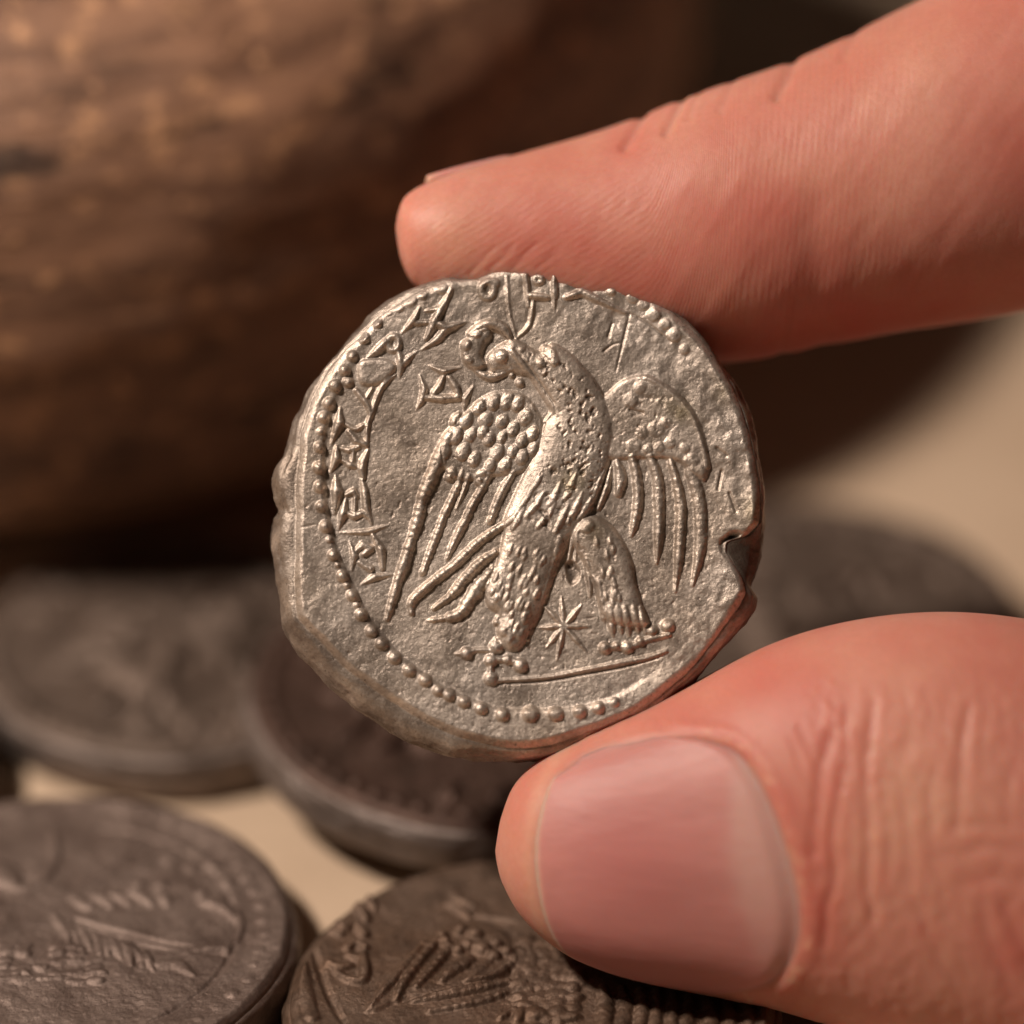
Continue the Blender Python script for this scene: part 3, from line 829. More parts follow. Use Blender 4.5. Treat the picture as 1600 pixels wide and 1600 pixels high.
def design_center(R, loc, fig, let):
    k = lambda *q: pl(loc, [(420 + x / 3.81, 1330 + y / 3.81, r) for x, y, r in q])
    k2 = lambda *q: pl(loc, [(780 + x / 3.2, 1400 + y / 3.2, r) for x, y, r in q])
    # dark border groove and lettering at the left
    R.stroke(k((240, 520, 5), (300, 700, 7), (370, 880, 7), (450, 1020, 6)), 7, layer='cut')
    R.stroke(k((190, 640, 9), (210, 800, 12), (260, 1000, 12)), 8)
    i = R.id('letter'); let.append(i)
    R.stroke(k((560, 270, 6), (600, 310, 8), (630, 360, 5)), 12, i); R.stroke(k((500, 330, 8), (550, 370, 12), (580, 420, 8)), 13, i)
    i = R.id('letter'); let.append(i)
    R.stroke(k((400, 440, 7), (450, 470, 10), (520, 450, 6)), 12, i); R.stroke(k((520, 440, 8), (570, 500, 10)), 13, i); R.stroke(k((380, 500, 6), (430, 510, 7)), 9, i)
    i = R.id('letter'); let.append(i)
    R.stroke(k((470, 580, 8), (520, 550, 9), (575, 580, 8)), 13, i); R.stroke(k((470, 620, 6), (520, 640, 7)), 11, i)
    i = R.id('letter'); let.append(i)
    R.stroke(k((360, 680, 8), (420, 700, 10), (480, 690, 8)), 12, i); R.stroke(k((560, 620, 8), (570, 700, 10), (560, 770, 9), (480, 770, 8), (400, 720, 6)), 13, i)
    # wing and shoulder
    R.blob(pl(loc, [(420 + x / 3.81, 1330 + y / 3.81) for x, y in ((900, 560), (1000, 470), (1130, 425), (1280, 430), (1400, 480), (1470, 600), (1460, 700), (1300, 800), (1100, 860), (900, 880), (760, 900), (640, 960), (600, 930), (720, 780))]).__class__([(p[0], p[1]) for p in pl(loc, [(420 + x / 3.81, 1330 + y / 3.81) for x, y in ((900, 560), (1000, 470), (1130, 425), (1280, 430), (1400, 480), (1470, 600), (1460, 700), (1300, 800), (1100, 860), (900, 880), (760, 900), (640, 960), (600, 930), (720, 780))])]), 10, 22, fig)
    for s in (((910, 580, 9), (820, 690, 11), (720, 800, 10), (590, 950, 5)), ((1000, 560, 8), (900, 680, 8), (810, 800, 8), (760, 900, 4)), ((1080, 600, 8), (980, 720, 8), (880, 830, 6)),
              ((1190, 680, 12), (1090, 740, 12), (1030, 800, 6)), ((1420, 780, 8), (1280, 820, 8), (1050, 870, 8), (860, 900, 5)), ((1440, 700, 8), (1330, 770, 7), (1180, 800, 6)),
              ((1400, 850, 7), (1200, 920, 8), (960, 960, 6)), ((1460, 950, 7), (1380, 1000, 7))):
        R.stroke(k(*s), 12, fig, 0.12, 16)
    for x, y, r in ((1030, 530, 12), (1050, 570, 10), (1140, 500, 12), (1180, 590, 15), (1230, 520, 14), (1270, 610, 16), (1350, 580, 13), (1340, 650, 13), (1420, 620, 12), (1130, 620, 10)):
        q = k((x, y, r))[0]; R.dome(q[0], q[1], r, 14, fig)
    for t in range(6):
        R.stroke(k((1220 + t * 19, 780 - t * 16, 3), (1235 + t * 20, 740 - t * 16, 4), (1225 + t * 18, 700 - t * 10, 3)), 9, fig)
    # body with round feathers
    for a in range(9):
        for b in range(8):
            x = 1500 + b * 44 + (a % 2) * 20; y = 560 + a * 52
            q = k((x, y, 13))[0]
            R.dome(q[0] + rng.normal() * 4, q[1] + rng.normal() * 4, 10 + 7 * rng.random(), 7 + 6 * rng.random(), fig, 15 + 9 * rng.random(), rng.random() * 2)
    R.stroke(k((1070, 320, 5), (1140, 350, 9), (1190, 390, 5)), 9, fig); R.stroke(k((1090, 240, 5), (1130, 290, 9), (1220, 330, 5)), 9, fig); R.stroke(k((1230, 380, 4), (1340, 400, 6), (1470, 420, 4)), 7, fig)
    # rays under the thumb
    for t in range(11):
        x = 520 + t * 88
        x += rng.normal() * 9; R.stroke(k2((x, 450 + t * 7, 6), (x + 8 + rng.normal() * 9, 560 + t * 7, 9 + 4 * rng.random()), (x - 14 + rng.normal() * 14, 760, 8)), 8 + 4 * rng.random(), fig, 0.2, 19)
    for t in range(10):
        R.stroke(k2((90 + 60 * (t % 5), 270 + 60 * (t // 5), 8), (110 + 60 * (t % 5), 320 + 60 * (t // 5), 14), (90 + 60 * (t % 5), 360 + 60 * (t // 5), 6)), 10, fig)


def design_left(R, loc, fig, let):
    g_ = np.random.default_rng(77)
    k = lambda *q: pl(loc, [(x / 3.333 + g_.normal() * 2.2, 1240 + y / 3.333 + g_.normal() * 1.6, r * (0.75 + 0.6 * g_.random())) for x, y, r in q])
    R.stroke(k((380, 520, 5), (560, 420, 6), (760, 300, 6), (900, 250, 5)), 6, layer='cut')
    R.stroke(k((400, 510, 8), (600, 430, 9), (800, 340, 9), (960, 300, 8)), 7, fig)
    R.stroke(k((400, 660, 6), (600, 720, 7), (900, 800, 7), (1160, 830, 6)), 7, layer='cut')
    R.stroke(k((420, 690, 6), (700, 760, 7), (1000, 820, 7), (1200, 800, 6)), 9, fig)
    R.stroke(k((1080, 560, 10), (1180, 600, 10), (1240, 700, 9), (1190, 820, 7)), 10, fig)
    for x, y, r in ((1100, 380, 12), (1150, 470, 15), (990, 390, 10), (880, 350, 10), (840, 480, 12), (1050, 520, 11), (720, 470, 10)):
        q = k((x, y, r))[0]; R.dome(q[0], q[1], r, 10, fig)
    for t in range(5):
        R.stroke(k((370 + t * 110, 530 - t * 5, 6), (440 + t * 105, 570 - t * 6, 9), (500 + t * 95, 600 - t * 5, 5)), 10, fig)
    for t in range(9):
        R.stroke(k((300 + t * 55, 640 + t * 22, 5), (340 + t * 55, 710 + t * 20, 8), (360 + t * 55, 780 + t * 18, 4)), 10, fig)
    for t in range(6):
        y = 800 + t * 34
        [R.stroke(k((x, y, 6), (x + 40, y + 4, 9), (x + 70, y + 2, 5)), 5 + 4 * g_.random(), fig) for x in range(-300, 520, 95) if g_.random() > 0.25]
    R.stroke(k((-300, 960, 4), (0, 955, 4), (250, 970, 4), (480, 950, 3)), 8, fig, 0.2, 12)
    R.stroke(k((300, 200, 6), (290, 340, 8), (220, 450, 8), (60, 480, 9), (-100, 380, 10)), 7, fig)
    R.stroke(k((-200, 330, 18), (0, 420, 22), (80, 480, 10)), 11, fig)
    R.stroke(k((830, 900, 8), (920, 900, 10), (1010, 950, 6)), 8, fig)
    q = k((0, 500, 1))[0]
    # bead circle round the lower edge
    rp = 1.33 * PPC
    for a in np.arange(-75, 200, 7.0):
        t = math.radians(a)
        R.dome(rp * 0.86 * math.cos(t) + g_.normal() * 2, rp * 0.86 * math.sin(t) + g_.normal() * 2, 7 + 5 * g_.random(), 3 + 6 * g_.random())
    R.stroke([(rp * 0.74 * math.cos(math.radians(a)), rp * 0.74 * math.sin(math.radians(a)), 5) for a in range(-80, 60, 8)], 5, layer='cut')


def design_random(seed, beads=True, rad=1.3):
    def f(R, loc, fig, let):
        r = np.random.default_rng(seed)
        rp = rad * PPC
        R.blob([(rp * 0.38 * math.cos(a) * (1 + 0.3 * math.sin(a * 2 + seed)), rp * 0.5 * math.sin(a) * (1 + 0.2 * math.cos(a * 3 + seed))) for a in np.arange(0, 6.28, 0.5)], 14, 60, fig)
        for t in range(26):
            a = r.random() * 6.28; q = r.random() * rp * 0.5; l = 40 + r.random() * 60; b = a + r.normal() * 0.6
            x, y = q * math.cos(a), q * math.sin(a)
            R.stroke([(x, y, 6), (x + l * 0.5 * math.cos(b), y + l * 0.5 * math.sin(b), 12), (x + l * math.cos(b + 0.4), y + l * math.sin(b + 0.4), 5)], 12, fig)
        for t in range(15):
            a = -2.8 + t * 0.32
            i = R.id('letter'); let.append(i)
            x, y = rp * 0.72 * math.cos(a), rp * 0.72 * math.sin(a)
            for q in range(3):
                b = r.random() * 6.28; l = 22
                R.stroke([(x - l * math.cos(b), y - l * math.sin(b), 5), (x + l * math.cos(b), y + l * math.sin(b), 7)], 11, i)
        if beads:
            for a in np.arange(0, 360, 6.5):
                t = math.radians(a)
                R.dome(rp * 0.87 * math.cos(t), rp * 0.87 * math.sin(t), 9, 7)
    return f


table_coin((835, 1561), 0.36, 1.37, 0.36, M_BROWN, 'brown toned coin with feathered wing relief lying partly under the thumb', 101, design_center, nr=230, nt=1000, step=1.6, lump=2.0, depth=0.85)
table_coin((92, 1455), 0.36, 1.345, 0.36, M_GREY, 'dull grey brown coin lying flat in the lower left corner', 111, design_left, nr=200, nt=900, step=1.6, lump=2.4)
table_coin((735, 1085), 0.52, 1.36, 0.32, M_DARK, 'dark brown coin with grey rim lying directly below the held coin', 121, design_random(5, rad=1.36), tilt=(0, 4.5), nr=130, nt=560, edge=M_EDGE, depth=1.3)
table_coin((268, 1003), 0.34, 1.22, 0.32, M_GREEN, 'blurred greenish grey coin left of the held coin under the pot', 131, design_random(8, rad=1.22), nr=110, nt=480, edge=M_EDGE, depth=1.5)
table_coin((1262, 968), 0.36, 1.35, 0.36, M_GREEN, 'blurred grey coin behind the thumb to the right of the held coin', 141, design_random(12, rad=1.35), nr=110, nt=480, depth=1.5)
table_coin((-345, 1165), 0.34, 1.3, 0.33, M_DARK, 'dark coin just peeking in at the left edge', 151, design_random(15, rad=1.3), nr=80, nt=320)


# ================================================================== HAND
def skin_material():
    k = NT('skin')
    co = k.coord()
    red = k.attr('red'); pale = k.attr('pale')
    c = k.mix(k.ramp(k.noise(co, 0.9, 5, 0.6), [(0.35, 0.0), (0.65, 1.0)]), (0.52, 0.20, 0.15), (0.61, 0.29, 0.22))
    c = k.mix(k.math('MULTIPLY', k.ramp(k.noise(co, 2.6, 5, 0.6), [(0.4, 0.0), (0.7, 1.0)]), 0.35), c, (0.56, 0.19, 0.145))
    c = k.mix(red, c, (0.52, 0.12, 0.095))
    c = k.mix(pale, c, (0.66, 0.38, 0.26))
    c = k.mix(k.math('MULTIPLY', k.ramp(k.noise(co, 26, 4, 0.7), [(0.35, 0.0), (0.65, 1.0)]), 0.22), c, (0.44, 0.15, 0.10))
    k.set(k.b.inputs['Base Color'], c)
    k.b.inputs['Roughness'].default_value = 0.50
    k.b.inputs['Specular IOR Level'].default_value = 0.36
    k.b.inputs['Subsurface Weight'].default_value = 0.85
    k.b.inputs['Subsurface Radius'].default_value = (1.0, 0.25, 0.12)
    k.b.inputs['Subsurface Scale'].default_value = 0.19
    ph = k.attr('ridge')
    ns = k.noise(co, 5.0, 3)
    w = k.math('SINE', k.math('ADD', k.math('MULTIPLY', ph, 6.2832), k.math('MULTIPLY', ns, 5.0)))
    w = k.math('MULTIPLY', w, k.attr('ridge_amount'))
    w = k.math('MULTIPLY', w, k.ramp(k.noise(co, 7.0, 3), [(0.35, 0.25), (0.6, 1.0)]))
    n1 = k.bump(w, 0.065, 0.006)
    v = k.n('ShaderNodeTexVoronoi', feature='DISTANCE_TO_EDGE')
    k.set(v.inputs['Vector'], co); v.inputs['Scale'].default_value = 17.0
    n2 = k.bump(k.ramp(v.outputs['Distance'], [(0.0, 0.0), (0.25, 1.0)]), 0.07, 0.006, n1)
    n3 = k.bump(k.noise(co, 42, 5, 0.75), 0.22, 0.005, n2)
    k.set(k.b.inputs['Normal'], n3)
    return k.m


def nail_material():
    k = NT('nail')
    co = k.coord()
    lun = k.attr('lunula'); edge = k.attr('edge')
    c = k.mix(k.ramp(k.noise(k.coord((0.8, 5.0, 5.0)), 1.2, 4), [(0.35, 0.0), (0.65, 1.0)]), (0.50, 0.225, 0.20), (0.58, 0.265, 0.235))
    c = k.mix(k.attr('red'), c, (0.50, 0.155, 0.15))
    c = k.mix(lun, c, (0.59, 0.345, 0.30))
    c = k.mix(edge, c, (0.70, 0.48, 0.34))
    k.set(k.b.inputs['Base Color'], c)
    k.b.inputs['Roughness'].default_value = 0.50
    k.b.inputs['Specular IOR Level'].default_value = 0.38
    k.b.inputs['Subsurface Weight'].default_value = 0.8
    k.b.inputs['Subsurface Radius'].default_value = (1.0, 0.35, 0.2)
    k.b.inputs['Subsurface Scale'].default_value = 0.10
    k.b.inputs['Coat Weight'].default_value = 0.0
    k.b.inputs['Coat Roughness'].default_value = 0.35
    rg = k.noise(k.coord((1.0, 22.0, 22.0)), 1.0, 3)
    k.set(k.b.inputs['Normal'], k.bump(rg, 0.45, 0.008))
    return k.m


M_SKIN = skin_material()
M_NAIL = nail_material()

INDEX = [  # top point, bottom point, depth of the axis (cm), thickness ratio
    (619, 352, 619, 362, 0.42, 1.0), (623, 330, 622, 385, 0.42, 1.0), (633, 309, 630, 415, 0.42, 1.0), (655, 293, 650, 447, 0.44, 1.0), (695, 275, 705, 482, 0.47, .98), (750, 257, 780, 514, 0.52, .95),
    (830, 236, 870, 542, 0.57, .93), (920, 210, 970, 562, 0.60, .92), (1000, 183, 1060, 571, 0.62, .92), (1070, 151, 1130, 568, 0.62, .92), (1145, 127, 1210, 560, 0.62, .92),
    (1240, 97, 1310, 534, 0.62, .92), (1335, 50, 1410, 517, 0.62, .92), (1440, 0, 1530, 502, 0.65, .92), (1560, -60, 1660, 475, 0.7, .92), (1740, -125, 1840, 440, 0.8, .92),
    (1960, -190, 2040, 425, 0.9, .92), (2230, -260, 2270, 430, 1.0, .95), (2560, -330, 2480, 470, 1.1, .85), (2960, -320, 2620, 540, 1.2, .70), (3330, -120, 2700, 620, 1.2, .60),
    (3560, 260, 2740, 720, 1.1, .55), (3640, 760, 2740, 830, 1.0, .52), (3540, 1260, 2690, 930, 0.8, .55), (3200, 1700, 2560, 985, 0.6, .60), (2800, 1900, 2380, 1005, 0.4, .68),
    (2400, 1920, 2180, 1010, 0.25, .75), (2080, 1860, 1990, 1010, 0.15, .80), (1830, 1775, 1820, 1000, 0.08, .80), (1640, 1705, 1650, 975, 0.05, .80), (1540, 1665, 1550, 957, 0.03, .78),
    (1440, 1640, 1440, 953, 0.03, .76), (1330, 1612, 1310, 970, 0.03, .76), (1240, 1585, 1205, 1003, 0.04, .76), (1165, 1563, 1130, 1042, 0.05, .77), (1085, 1551, 1050, 1086, 0.06, .78),
    (1000, 1539, 975, 1120, 0.06, .80), (920, 1512, 900, 1153, 0.06, .82), (856, 1472, 842, 1187, 0.06, .84), (812, 1428, 804, 1226, 0.06, .88), (786, 1382, 784, 1274, 0.06, .92), (777, 1352, 777, 1308, 0.06, 1.0), (774, 1332, 774, 1328, 0.06, 1.0)]

NAIL_POLY = catmull([(836, 1335), (842, 1275), (862, 1215), (905, 1168), (990, 1143), (1085, 1142), (1142, 1156), (1178, 1196), (1206, 1252), (1230, 1330), (1245, 1400), (1246, 1450), (1232, 1500), (1195, 1538), (1110, 1552), (1000, 1546), (925, 1519), (870, 1468), (845, 1405)], 90, True)

GROOVES = [  # creases of the thumb: px points, width, depth
    ([(1284, 1140), (1270, 1190), (1264, 1240), (1259, 1320)], 7, 6.5), ([(1302, 1190), (1296, 1240), (1285, 1300), (1292, 1350), (1280, 1400), (1276, 1462)], 6, 6), ([(1350, 1095), (1340, 1160), (1337, 1229), (1341, 1300), (1338, 1372), (1352, 1420)], 6, 6.5),
    ([(1325, 1380), (1345, 1420), (1322, 1452)], 5, 3.5), ([(1497, 1100), (1482, 1160), (1478, 1220), (1474, 1290)], 7, 6), ([(1440, 1190), (1432, 1250), (1440, 1330), (1452, 1380)], 6, 3), ([(1465, 1277), (1520, 1270), (1600, 1278), (1680, 1270)], 7, 4.5),
    ([(1455, 1318), (1520, 1306), (1600, 1310), (1680, 1300)], 7, 4), ([(1479, 1362), (1530, 1352), (1580, 1356), (1650, 1340)], 7, 4), ([(1390, 1200), (1396, 1280), (1404, 1370), (1430, 1440)], 6, 2.5), ([(1545, 1400), (1570, 1450), (1600, 1520)], 9, 5),
    ([(1510, 1395), (1530, 1460), (1560, 1540)], 8, 3), ([(1420, 1400), (1440, 1460), (1480, 1530)], 8, 2.5), ([(1240, 1130), (1262, 1190)], 5, 3), ([(1225, 1150), (1250, 1215)], 4, 2.5), ([(1310, 1100), (1308, 1150), (1316, 1200)], 5, 2.5),
    ([(1365, 1230), (1372, 1300), (1368, 1360)], 5, 2.5), ([(1560, 1180), (1548, 1240), (1552, 1280)], 6, 2.5)]
INDEX_GROOVES = [([(1010, 150), (1000, 184), (972, 236)], 8, 6), ([(1075, 130), (1065, 154), (1036, 215)], 7, 5), ([(1240, 80), (1234, 102), (1206, 160)], 9, 6), ([(1150, 110), (1143, 128), (1120, 180)], 7, 2.5), ([(1340, 30), (1332, 52), (1310, 100)], 8, 3), ([(1100, 120), (1092, 142), (1070, 190)], 6, 2), ([(735, 432), (772, 392)], 4, 1.2), ([(765, 428), (800, 392)], 4, 1.5), ([(800, 424), (836, 388)], 4, 1.3), ([(840, 424), (872, 396)], 4, 1.0),
                 ([(1262, 330), (1262, 400), (1268, 470), (1285, 545)], 26, 3), ([(1240, 480), (1225, 540), (1215, 570)], 10, 3)]


def seg_dist(x, y, pts):
    P = np.asarray(pts, float)
    if len(P) > 2: P = catmull(P, len(P) * 5)
    d = np.full(x.shape, 1e9)
    for a, b in zip(P[:-1], P[1:]):
        dx, dy = b - a
        t = np.clip(((x - a[0]) * dx + (y - a[1]) * dy) / (dx * dx + dy * dy + 1e-9), 0, 1)
        d = np.minimum(d, np.hypot(x - a[0] - t * dx, y - a[1] - t * dy))
    return d


def poly_sdf(x, y, P):
    d = np.full(x.shape, 1e9); ins = np.zeros(x.shape, bool)
    for a, b in zip(P, np.roll(P, -1, 0)):
        dx, dy = b - a
        t = np.clip(((x - a[0]) * dx + (y - a[1]) * dy) / (dx * dx + dy * dy + 1e-9), 0, 1)
        d = np.minimum(d, np.hypot(x - a[0] - t * dx, y - a[1] - t * dy))
        c = (a[1] > y) != (b[1] > y)
        ins ^= c & (x < dx * (y - a[1]) / (dy if dy != 0 else 1e-9) + a[0])
    return np.where(ins, -d, d)


def section(t, phi):
    """point on the smooth hand loop; t = station number, phi = angle, 0 outer, 90 towards the camera"""
    P = np.array(INDEX, float)
    n = len(P)
    Pp = np.vstack([2 * P[0] - P[1], P, 2 * P[-1] - P[-2]])
    t = np.asarray(t, float)
    i = np.clip(t.astype(int), 0, n - 2); f = (t - i)[..., None]
    p0, p1, p2, p3 = Pp[i], Pp[i + 1], Pp[i + 2], Pp[i + 3]
    Q = 0.5 * ((2 * p1) + (-p0 + p2) * f + (2 * p0 - 5 * p1 + 4 * p2 - p3) * f ** 2 + (-p0 + 3 * p1 - 3 * p2 + p3) * f ** 3)
    def at(u):
        i = np.clip(u.astype(int), 0, n - 2); f = (u - i)[..., None]
        p0, p1, p2, p3 = Pp[i], Pp[i + 1], Pp[i + 2], Pp[i + 3]
        return 0.5 * ((2 * p1) + (-p0 + p2) * f + (2 * p0 - 5 * p1 + 4 * p2 - p3) * f ** 2 + (-p0 + 3 * p1 - 3 * p2 + p3) * f ** 3)
    wd = 1.0 * smooth(2.5, 6, t) * smooth(n - 3.5, n - 7, t)
    Q = (at(t - wd) + 1.5 * at(t - wd * 0.5) + 2 * Q + 1.5 * at(t + wd * 0.5) + at(t + wd)) / 7
    cx = (Q[..., 0] + Q[..., 2]) / 2; cy = (Q[..., 1] + Q[..., 3]) / 2
    hx = (Q[..., 0] - Q[..., 2]) / 2; hy = (Q[..., 1] - Q[..., 3]) / 2
    a = np.hypot(hx, hy)
    thumb = smooth(27, 31, t)
    ex = 1.0 - 0.16 * thumb                       # flatter nail side on the thumb
    c = np.cos(phi); s = np.sin(phi)
    ss = np.sign(s) * np.abs(s) ** ex
    px = cx + hx * c; py = cy + hy * c
    b = a * Q[..., 5] / PPC
    base = unproj(px, py, Q[..., 4])
    return base - FWD * (ss * b)[..., None], px, py, s, a


def build_hand():
    n = len(INDEX)
    ts = np.concatenate([np.linspace(0, 3, 50)[:-1], np.linspace(3, 15, 330)[:-1], np.linspace(15, 28, 90)[:-1], np.linspace(28, 39, 330)[:-1], np.linspace(39, n - 1, 50)])
    nphi = 280
    ph = np.arange(nphi) * 2 * math.pi / nphi
    T, PH = np.meshgrid(ts, ph, indexing='ij')
    P, px, py, s, a = section(T, PH)
    du = np.gradient(P, axis=0); dv = (np.roll(P, -1, 1) - np.roll(P, 1, 1))
    N = np.cross(du, dv); N /= np.linalg.norm(N, axis=-1)[..., None] + 1e-12
    ctr = P.mean(1, keepdims=True)
    if ((P - ctr) * N).sum() < 0: N = -N
    front = smooth(-0.15, 0.2, s)
    isT = smooth(27, 30, T); isI = 1 - smooth(14, 17, T)
    disp = np.zeros_like(px)
    vis = (px < 1800)
    q = vis & (T > 27)
    x, y = px[q], py[q]
    dn = poly_sdf(x, y, NAIL_POLY)
    g = np.zeros_like(x)
    for pts, w, h in GROOVES:
        d = seg_dist(x + 3 * vnoise(x / 14 + 60, y / 14 + 60, 5), y, pts)
        g -= h * 0.42 * np.exp(-(d / w / 1.15) ** 2) - h * 0.08 * np.exp(-((d - 2.4 * w) / w / 1.3) ** 2)
    wr = (fbm(x * 1.8, y, 30, 70, 6, 0.62) * 1.5 + (np.abs(fbm(x * 0.9, y * 1.5, 26, 170, 5, 0.6)) - 0.2) * 3.2) * smooth(1230, 1290, x) * smooth(1000, 1120, y)
    ridge = np.exp(-((dn - 12) / 10) ** 2) * (1.8 + 2.4 * fbm(x, y, 18, 99, 5, 0.65)) * smooth(840, 1000, x)
    nailrec = -8.0 * smooth(1, -20, dn)
    nailtip = -4.0 * smooth(10, -4, dn) * smooth(960, 860, x)
    disp[q] = (g + wr) * smooth(0, 16, dn) + ridge + nailrec + nailtip * 0
    q2 = vis & (T < 16)
    x, y = px[q2], py[q2]
    g = np.zeros_like(x)
    for pts, w, h in INDEX_GROOVES:
        d = seg_dist(x, y, pts)
        g -= h * np.exp(-(d / w) ** 2)
    g += fbm(x, y, 120, 72, 3) * 1.2 + np.clip(fbm(x + y * 0.6, y * 0.35, 26, 73, 3), -1, 1) * 0.9
    disp[q2] = g
    disp = disp * np.where(T > 27, front, smooth(-0.75, -0.3, s))
    # folds where the fingertip is pressed by the coin's rim
    P2 = P + N * (disp / PPC)[..., None]
    nt = len(ts)
    V = P2.reshape(-1, 3)
    aa = np.arange(nt - 1)[:, None] * nphi; j = np.arange(nphi)[None]; j2 = (j + 1) % nphi
    F = np.stack([aa + j, aa + nphi + j, aa + nphi + j2, aa + j2], -1).reshape(-1, 4)
    red = np.zeros_like(px); pale = np.zeros_like(px); rid = np.zeros_like(px); ra = np.zeros_like(px)
    # index: pink side, pale pad near the tip
    gi = isI
    red += gi * 0.5 * np.clip(fbm(px, py, 110, 48, 4), 0, 1); pale += gi * 0.35 * np.clip(fbm(px, py, 90, 49, 4), 0, 1)
    red += gi * (0.30 * np.exp(-(((px - 1180) / 200) ** 2 + ((py - 420) / 160) ** 2)) + 0.35 * np.exp(-(((px - 820) / 150) ** 2 + ((py - 400) / 60) ** 2)) + 0.4 * smooth(420, 560, py) + 0.35 * np.exp(-(((px - 1590) / 90) ** 2 + ((py - 260) / 90) ** 2)))
    pale += gi * (0.35 * np.exp(-(((px - 700) / 60) ** 2 + ((py - 380) / 50) ** 2)) + 0.22 * np.exp(-(((px - 1400) / 160) ** 2 + ((py - 110) / 110) ** 2)))
    gt = isT
    dn = poly_sdf(px, py, NAIL_POLY) if False else None
    dd = np.full(px.shape, 500.0)
    qq = vis & (T > 27)
    dd[qq] = poly_sdf(px[qq], py[qq], NAIL_POLY)
    red += gt * (0.35 * np.clip(fbm(px, py, 80, 47, 4), 0, 1) + 0.22 * np.exp(-((dd - 14) / 30) ** 2) * smooth(950, 1120, px) + 0.45 * np.exp(-(((px - 1270) / 46) ** 2 + ((py - 1330) / 200) ** 2)) + 0.30 * np.exp(-(((px - 1200) / 200) ** 2 + ((py - 1080) / 70) ** 2)) + 0.25 * np.exp(-(((px - 1560) / 60) ** 2 + ((py - 1480) / 120) ** 2)))
    pale += gt * (0.55 * np.exp(-(((px - 1430) / 120) ** 2 + ((py - 1260) / 170) ** 2)) * (0.8 + 0.5 * fbm(px, py, 60, 46, 4)) + 0.22 * np.clip(fbm(px, py, 70, 45, 4), 0, 1) + 0.45 * np.exp(-((dd - 12) / 10) ** 2) * smooth(960, 860, px) + 0.25 * np.exp(-(((px - 800) / 30) ** 2 + ((py - 1350) / 120) ** 2)))
    fl = fbm(px[qq], py[qq], 10, 64, 3)
    pale[qq] += smooth(0.15, 0.5, fl) * 0.8 * np.exp(-((dd[qq] - 6) / 9) ** 2) * smooth(1050, 1150, px[qq])
    for pts, w, h in GROOVES:
        d = seg_dist(px[qq], py[qq], pts)
        red[qq] += 0.10 * h / 3 * np.exp(-(d / (w * 1.2)) ** 2)
    ang = smooth(1000, 1150, px)
    rid = np.where(T < 20, (px * (0.55 + 0.45 * ang) + py * (0.85 - 0.75 * ang)) / 10.5, (px * 0.9 + py * 0.25) / 12.0)
    ra = np.where(T < 20, 0.9 * smooth(1500, 1250, px) + 0.15, 0.25)
    me = new_mesh('hand', V, F)
    add_attr(me, 'red', np.clip(red, 0, 1)); add_attr(me, 'pale', np.clip(pale, 0, 0.9)); add_attr(me, 'ridge', rid); add_attr(me, 'ridge_amount', ra)
    # the other three fingers, curled away beyond the frame, joined to the palm in the same mesh
    Vs = [V]; Fs = [F]; off = len(V)
    for k, (ox, oy, dz, sc) in enumerate(((0, 60, 1.5, 1.0), (60, 240, 3.0, 0.95), (130, 480, 4.3, 0.82))):
        C = [(3450, 300, 1.0), (3150, 180, 1.6), (2800, 110, 2.0), (2450, 240, 2.3), (2260, 480, 2.3), (2300, 720, 2.1), (2420, 860, 1.9), (2440, 890, 1.9)]
        r = np.array([300, 290, 275, 260, 240, 215, 140, 12.0]) * sc
        pts = np.array([np.append(unproj(x + ox, y + oy, d + dz * 0.6), rr / PPC) for (x, y, d), rr in zip(C, r)])
        Q = catmull(pts, 60)
        tan = np.gradient(Q[:, :3], axis=0); tan /= np.linalg.norm(tan, axis=1)[:, None]
        sd = np.cross(tan, -FWD); sd /= np.linalg.norm(sd, axis=1)[:, None]; up = np.cross(sd, tan)
        al = np.arange(32) * 2 * math.pi / 32
        G = Q[:, None, :3] + Q[:, None, 3:4] * (np.cos(al)[None, :, None] * sd[:, None] + np.sin(al)[None, :, None] * up[:, None])
        a2 = np.arange(59)[:, None] * 32 + off; j = np.arange(32)[None]; jj = (j + 1) % 32
        Fs.append(np.stack([a2 + j, a2 + jj, a2 + 32 + jj, a2 + 32 + j], -1).reshape(-1, 4))
        Vs.append(G.reshape(-1, 3)); off += 60 * 32
    extra = sum(len(v) for v in Vs[1:])
    Vh = np.vstack(Vs); Fh = np.vstack(Fs)
    # tip caps
    me = new_mesh('hand', Vh, Fh)
    z = np.zeros(extra)
    add_attr(me, 'red', np.r_[np.clip(red, 0, 1).ravel(), z + 0.1]); add_attr(me, 'pale', np.r_[np.clip(pale, 0, .9).ravel(), z])
    add_attr(me, 'ridge', np.r_[rid.ravel(), z]); add_attr(me, 'ridge_amount', np.r_[ra.ravel(), z])
    import bmesh
    bm = bmesh.new(); bm.from_mesh(me)
    holes = [e for e in bm.edges if e.is_boundary]
    bmesh.ops.holes_fill(bm, edges=holes, sides=0)
    bmesh.ops.recalc_face_normals(bm, faces=bm.faces)
    bm.to_mesh(me); bm.free()
    hand = link('hand', me, M_SKIN)
    hand['label'] = 'human hand pinching the upright silver coin between thumb and index finger'
    hand['category'] = 'hand'

